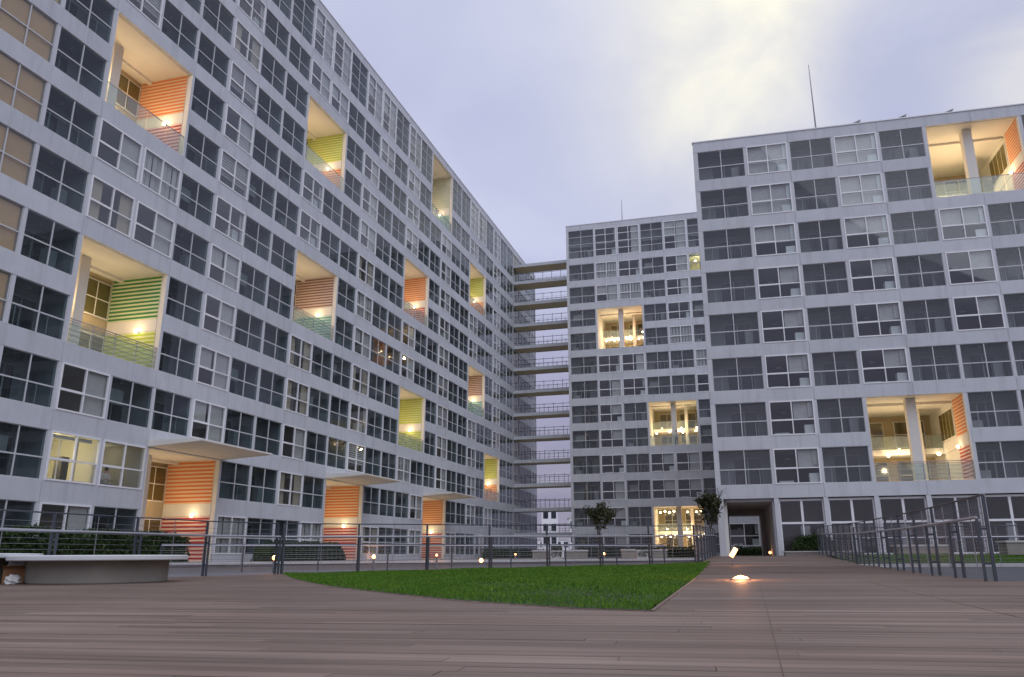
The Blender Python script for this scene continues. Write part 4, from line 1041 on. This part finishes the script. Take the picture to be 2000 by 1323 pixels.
# block seen through the passage
wp = onC(.7, 26)
t = root('far_building', (wp[0], wp[1], 0), AC, label='white apartment wing seen through the passage of the right block', cat='apartment block')
for k in range(6):
    m = MB(); m.box(0, 40, 0, .3, .9+k*2.9-1.0, .9+k*2.9-.1, CONC); m.build('spandrel_panel', t)
    for n_ in range(14):
        if k < 5:
            me, panes, *_ = frame_mesh('L', P-PW, 2.0, 2); o = place('window', me, t, (n_*P, 0, .8+k*2.9))
            for pm, pl in panes: place('pane', pm, o, pl)
            place('room', room_mesh('K', n_ % 4, P-PW, 2.0), o)
            if 'fp' not in CACHE: q = MB(); q.box(0, PW, .01, .25, 0, 2.0, PILLAR); CACHE['fp'] = q.mesh('pillar')
            place('pillar', CACHE['fp'], t, ((n_+1)*P-PW, 0, .8+k*2.9))
m = MB(); m.box(0, 40, 10, 10.3, -.4, 17, CONC); m.box(0, 40, .3, 10, 16.0, 16.3, CONC); m.build('outer_wall', t)
g_ = [onC(-.2, 12.2), onC(30, 12.2), onC(30, 26), onC(-.2, 26)]
slab_from_outline('courtyard', g_, PAVE, zf=lambda x, y: -.06, thick=.4, cell=200)
hedge(onC(1, 24.4), onC(11, 24.4), 1.0, -.05, .7, 'dark hedge seen through the passage at the foot of the far wing', 8, 5000)

# ------------------------------------------------------------------ people
def person(name, joints, edges, radii, loc, rz, label, head, scale=1.0, waist=.95):
    me = bpy.data.meshes.new(name); me.from_pydata([tuple(j) for j in joints], edges, [])
    o = bpy.data.objects.new(name, me); COL.objects.link(o)
    sk = o.modifiers.new('skin', 'SKIN'); sk.use_smooth_shade = True
    for i, r in enumerate(radii): me.skin_vertices[0].data[i].radius = (r, r)
    me.skin_vertices[0].data[0].use_root = True
    ss = o.modifiers.new('sub', 'SUBSURF'); ss.levels = 1; ss.render_levels = 1
    dg = bpy.context.evaluated_depsgraph_get(); me2 = bpy.data.meshes.new_from_object(o.evaluated_get(dg))
    o.modifiers.clear(); o.data = me2
    for m_ in (SKIN, SHIRT, TROUS): me2.materials.append(m_)
    for p in me2.polygons:
        c = p.center; p.material_index = 0 if c.z > head-.24 else (1 if c.z > waist else 2)
        if (c-Vector(joints[8])).length < .1 or (c-Vector(joints[11])).length < .1: p.material_index = 0
        p.use_smooth = True
    o.location = loc; o.rotation_euler = (0, 0, rz); tag(o, label, 'person')
    h_ = MB(); h_.lathe([(.0, .075), (.06, .06), (.092, .0), (.088, -.05), (.07, -.09)], HAIR, (joints[4][0], joints[4][1]+.015, joints[4][2]+.045), 14); h_.build('hair', o, smooth=True)
    nz_ = MB(); nz_.box(joints[4][0]-.012, joints[4][0]+.012, joints[4][1]-.115, joints[4][1]-.08, joints[4][2]-.03, joints[4][2]+.01, SKIN); nz_.build('nose', o)
    return o
E_ = [(0, 1), (1, 2), (2, 3), (3, 4), (2, 6), (6, 7), (7, 8), (2, 9), (9, 10), (10, 11), (0, 12), (12, 13), (13, 14), (14, 15), (0, 16), (16, 17), (17, 18), (18, 19), (4, 5)]
R_ = [.14, .13, .14, .055, .085, .05, .065, .045, .035, .065, .045, .035, .095, .07, .045, .04, .095, .07, .045, .04]
std = [(0, 0, .95), (0, 0, 1.15), (0, 0, 1.38), (0, 0, 1.5), (0, -.02, 1.62), (0, -.01, 1.70), (-.19, 0, 1.40), (-.25, -.05, 1.12), (-.18, -.28, 1.02), (.19, 0, 1.40), (.25, -.05, 1.12), (.18, -.28, 1.02),
       (-.1, 0, .88), (-.11, -.02, .48), (-.12, .02, .09), (-.12, -.14, .04), (.1, 0, .88), (.11, .02, .48), (.12, .05, .09), (.12, -.11, .04)]
wpB = Matrix.Rotation(AB, 4, 'Z') @ Vector((colx(B, 4)+.1, .75, 0)) + Vector((4.61, 89.46, 0))
person('person', std, E_, R_, (wpB.x, wpB.y, .2217+4*H+.02), AB, 'person in dark trousers standing behind the glass rail of the middle block opening', 1.70)
sit = [(0, 0, .50), (0, -.03, .72), (0, -.08, .96), (0, -.1, 1.07), (0, -.13, 1.19), (0, -.12, 1.27), (-.19, -.08, .98), (-.25, -.12, .72), (-.15, -.36, .74), (.19, -.08, .98), (.25, -.12, .72), (.15, -.36, .74),
       (-.1, -.02, .50), (-.12, -.42, .50), (-.12, -.42, .09), (-.12, -.54, .04), (.1, -.02, .50), (.12, -.42, .50), (.12, -.42, .09), (.12, -.54, .04)]
wpA = A2W(P+1.05, .75)
person('person', sit, E_, R_, (wpA.x, wpA.y, .2217+H-.38), AA, 'dark haired person in a white shirt sitting inside the window beside the yellow lit room', 1.27, waist=.55)
m = MB(); m.box(-.2, .2, -.2, .2, .32, .36, DFR)
st = root('stool', (wpA.x, wpA.y, .2217+H-.38), AA, label='stool under the seated person inside the left block window', cat='stool')
m.build('seat', st)
for (a, b_) in ((-.16, -.16), (.16, -.16), (.16, .16), (-.16, .16)): q = MB(); q.bar((a, b_, 0), (a, b_, .32), .02, DFR); q.build('leg', st)
# lamp light of the yellow kitchen and dim one beside
plight(A.root, (w_ := (P-PW)*.3, 1.3, .2217+H+1.2), 45, (1, .84, .50), .1)
plight(A.root, (P+(P-PW)*.6, 2.0, .2217+H+1.6), 16, (1, .85, .55), .1)
plight(B.root, (colx(B, 5)+1.2, 1.3, .2217+11*H+1.2), 60, (1, .8, .45), .1)
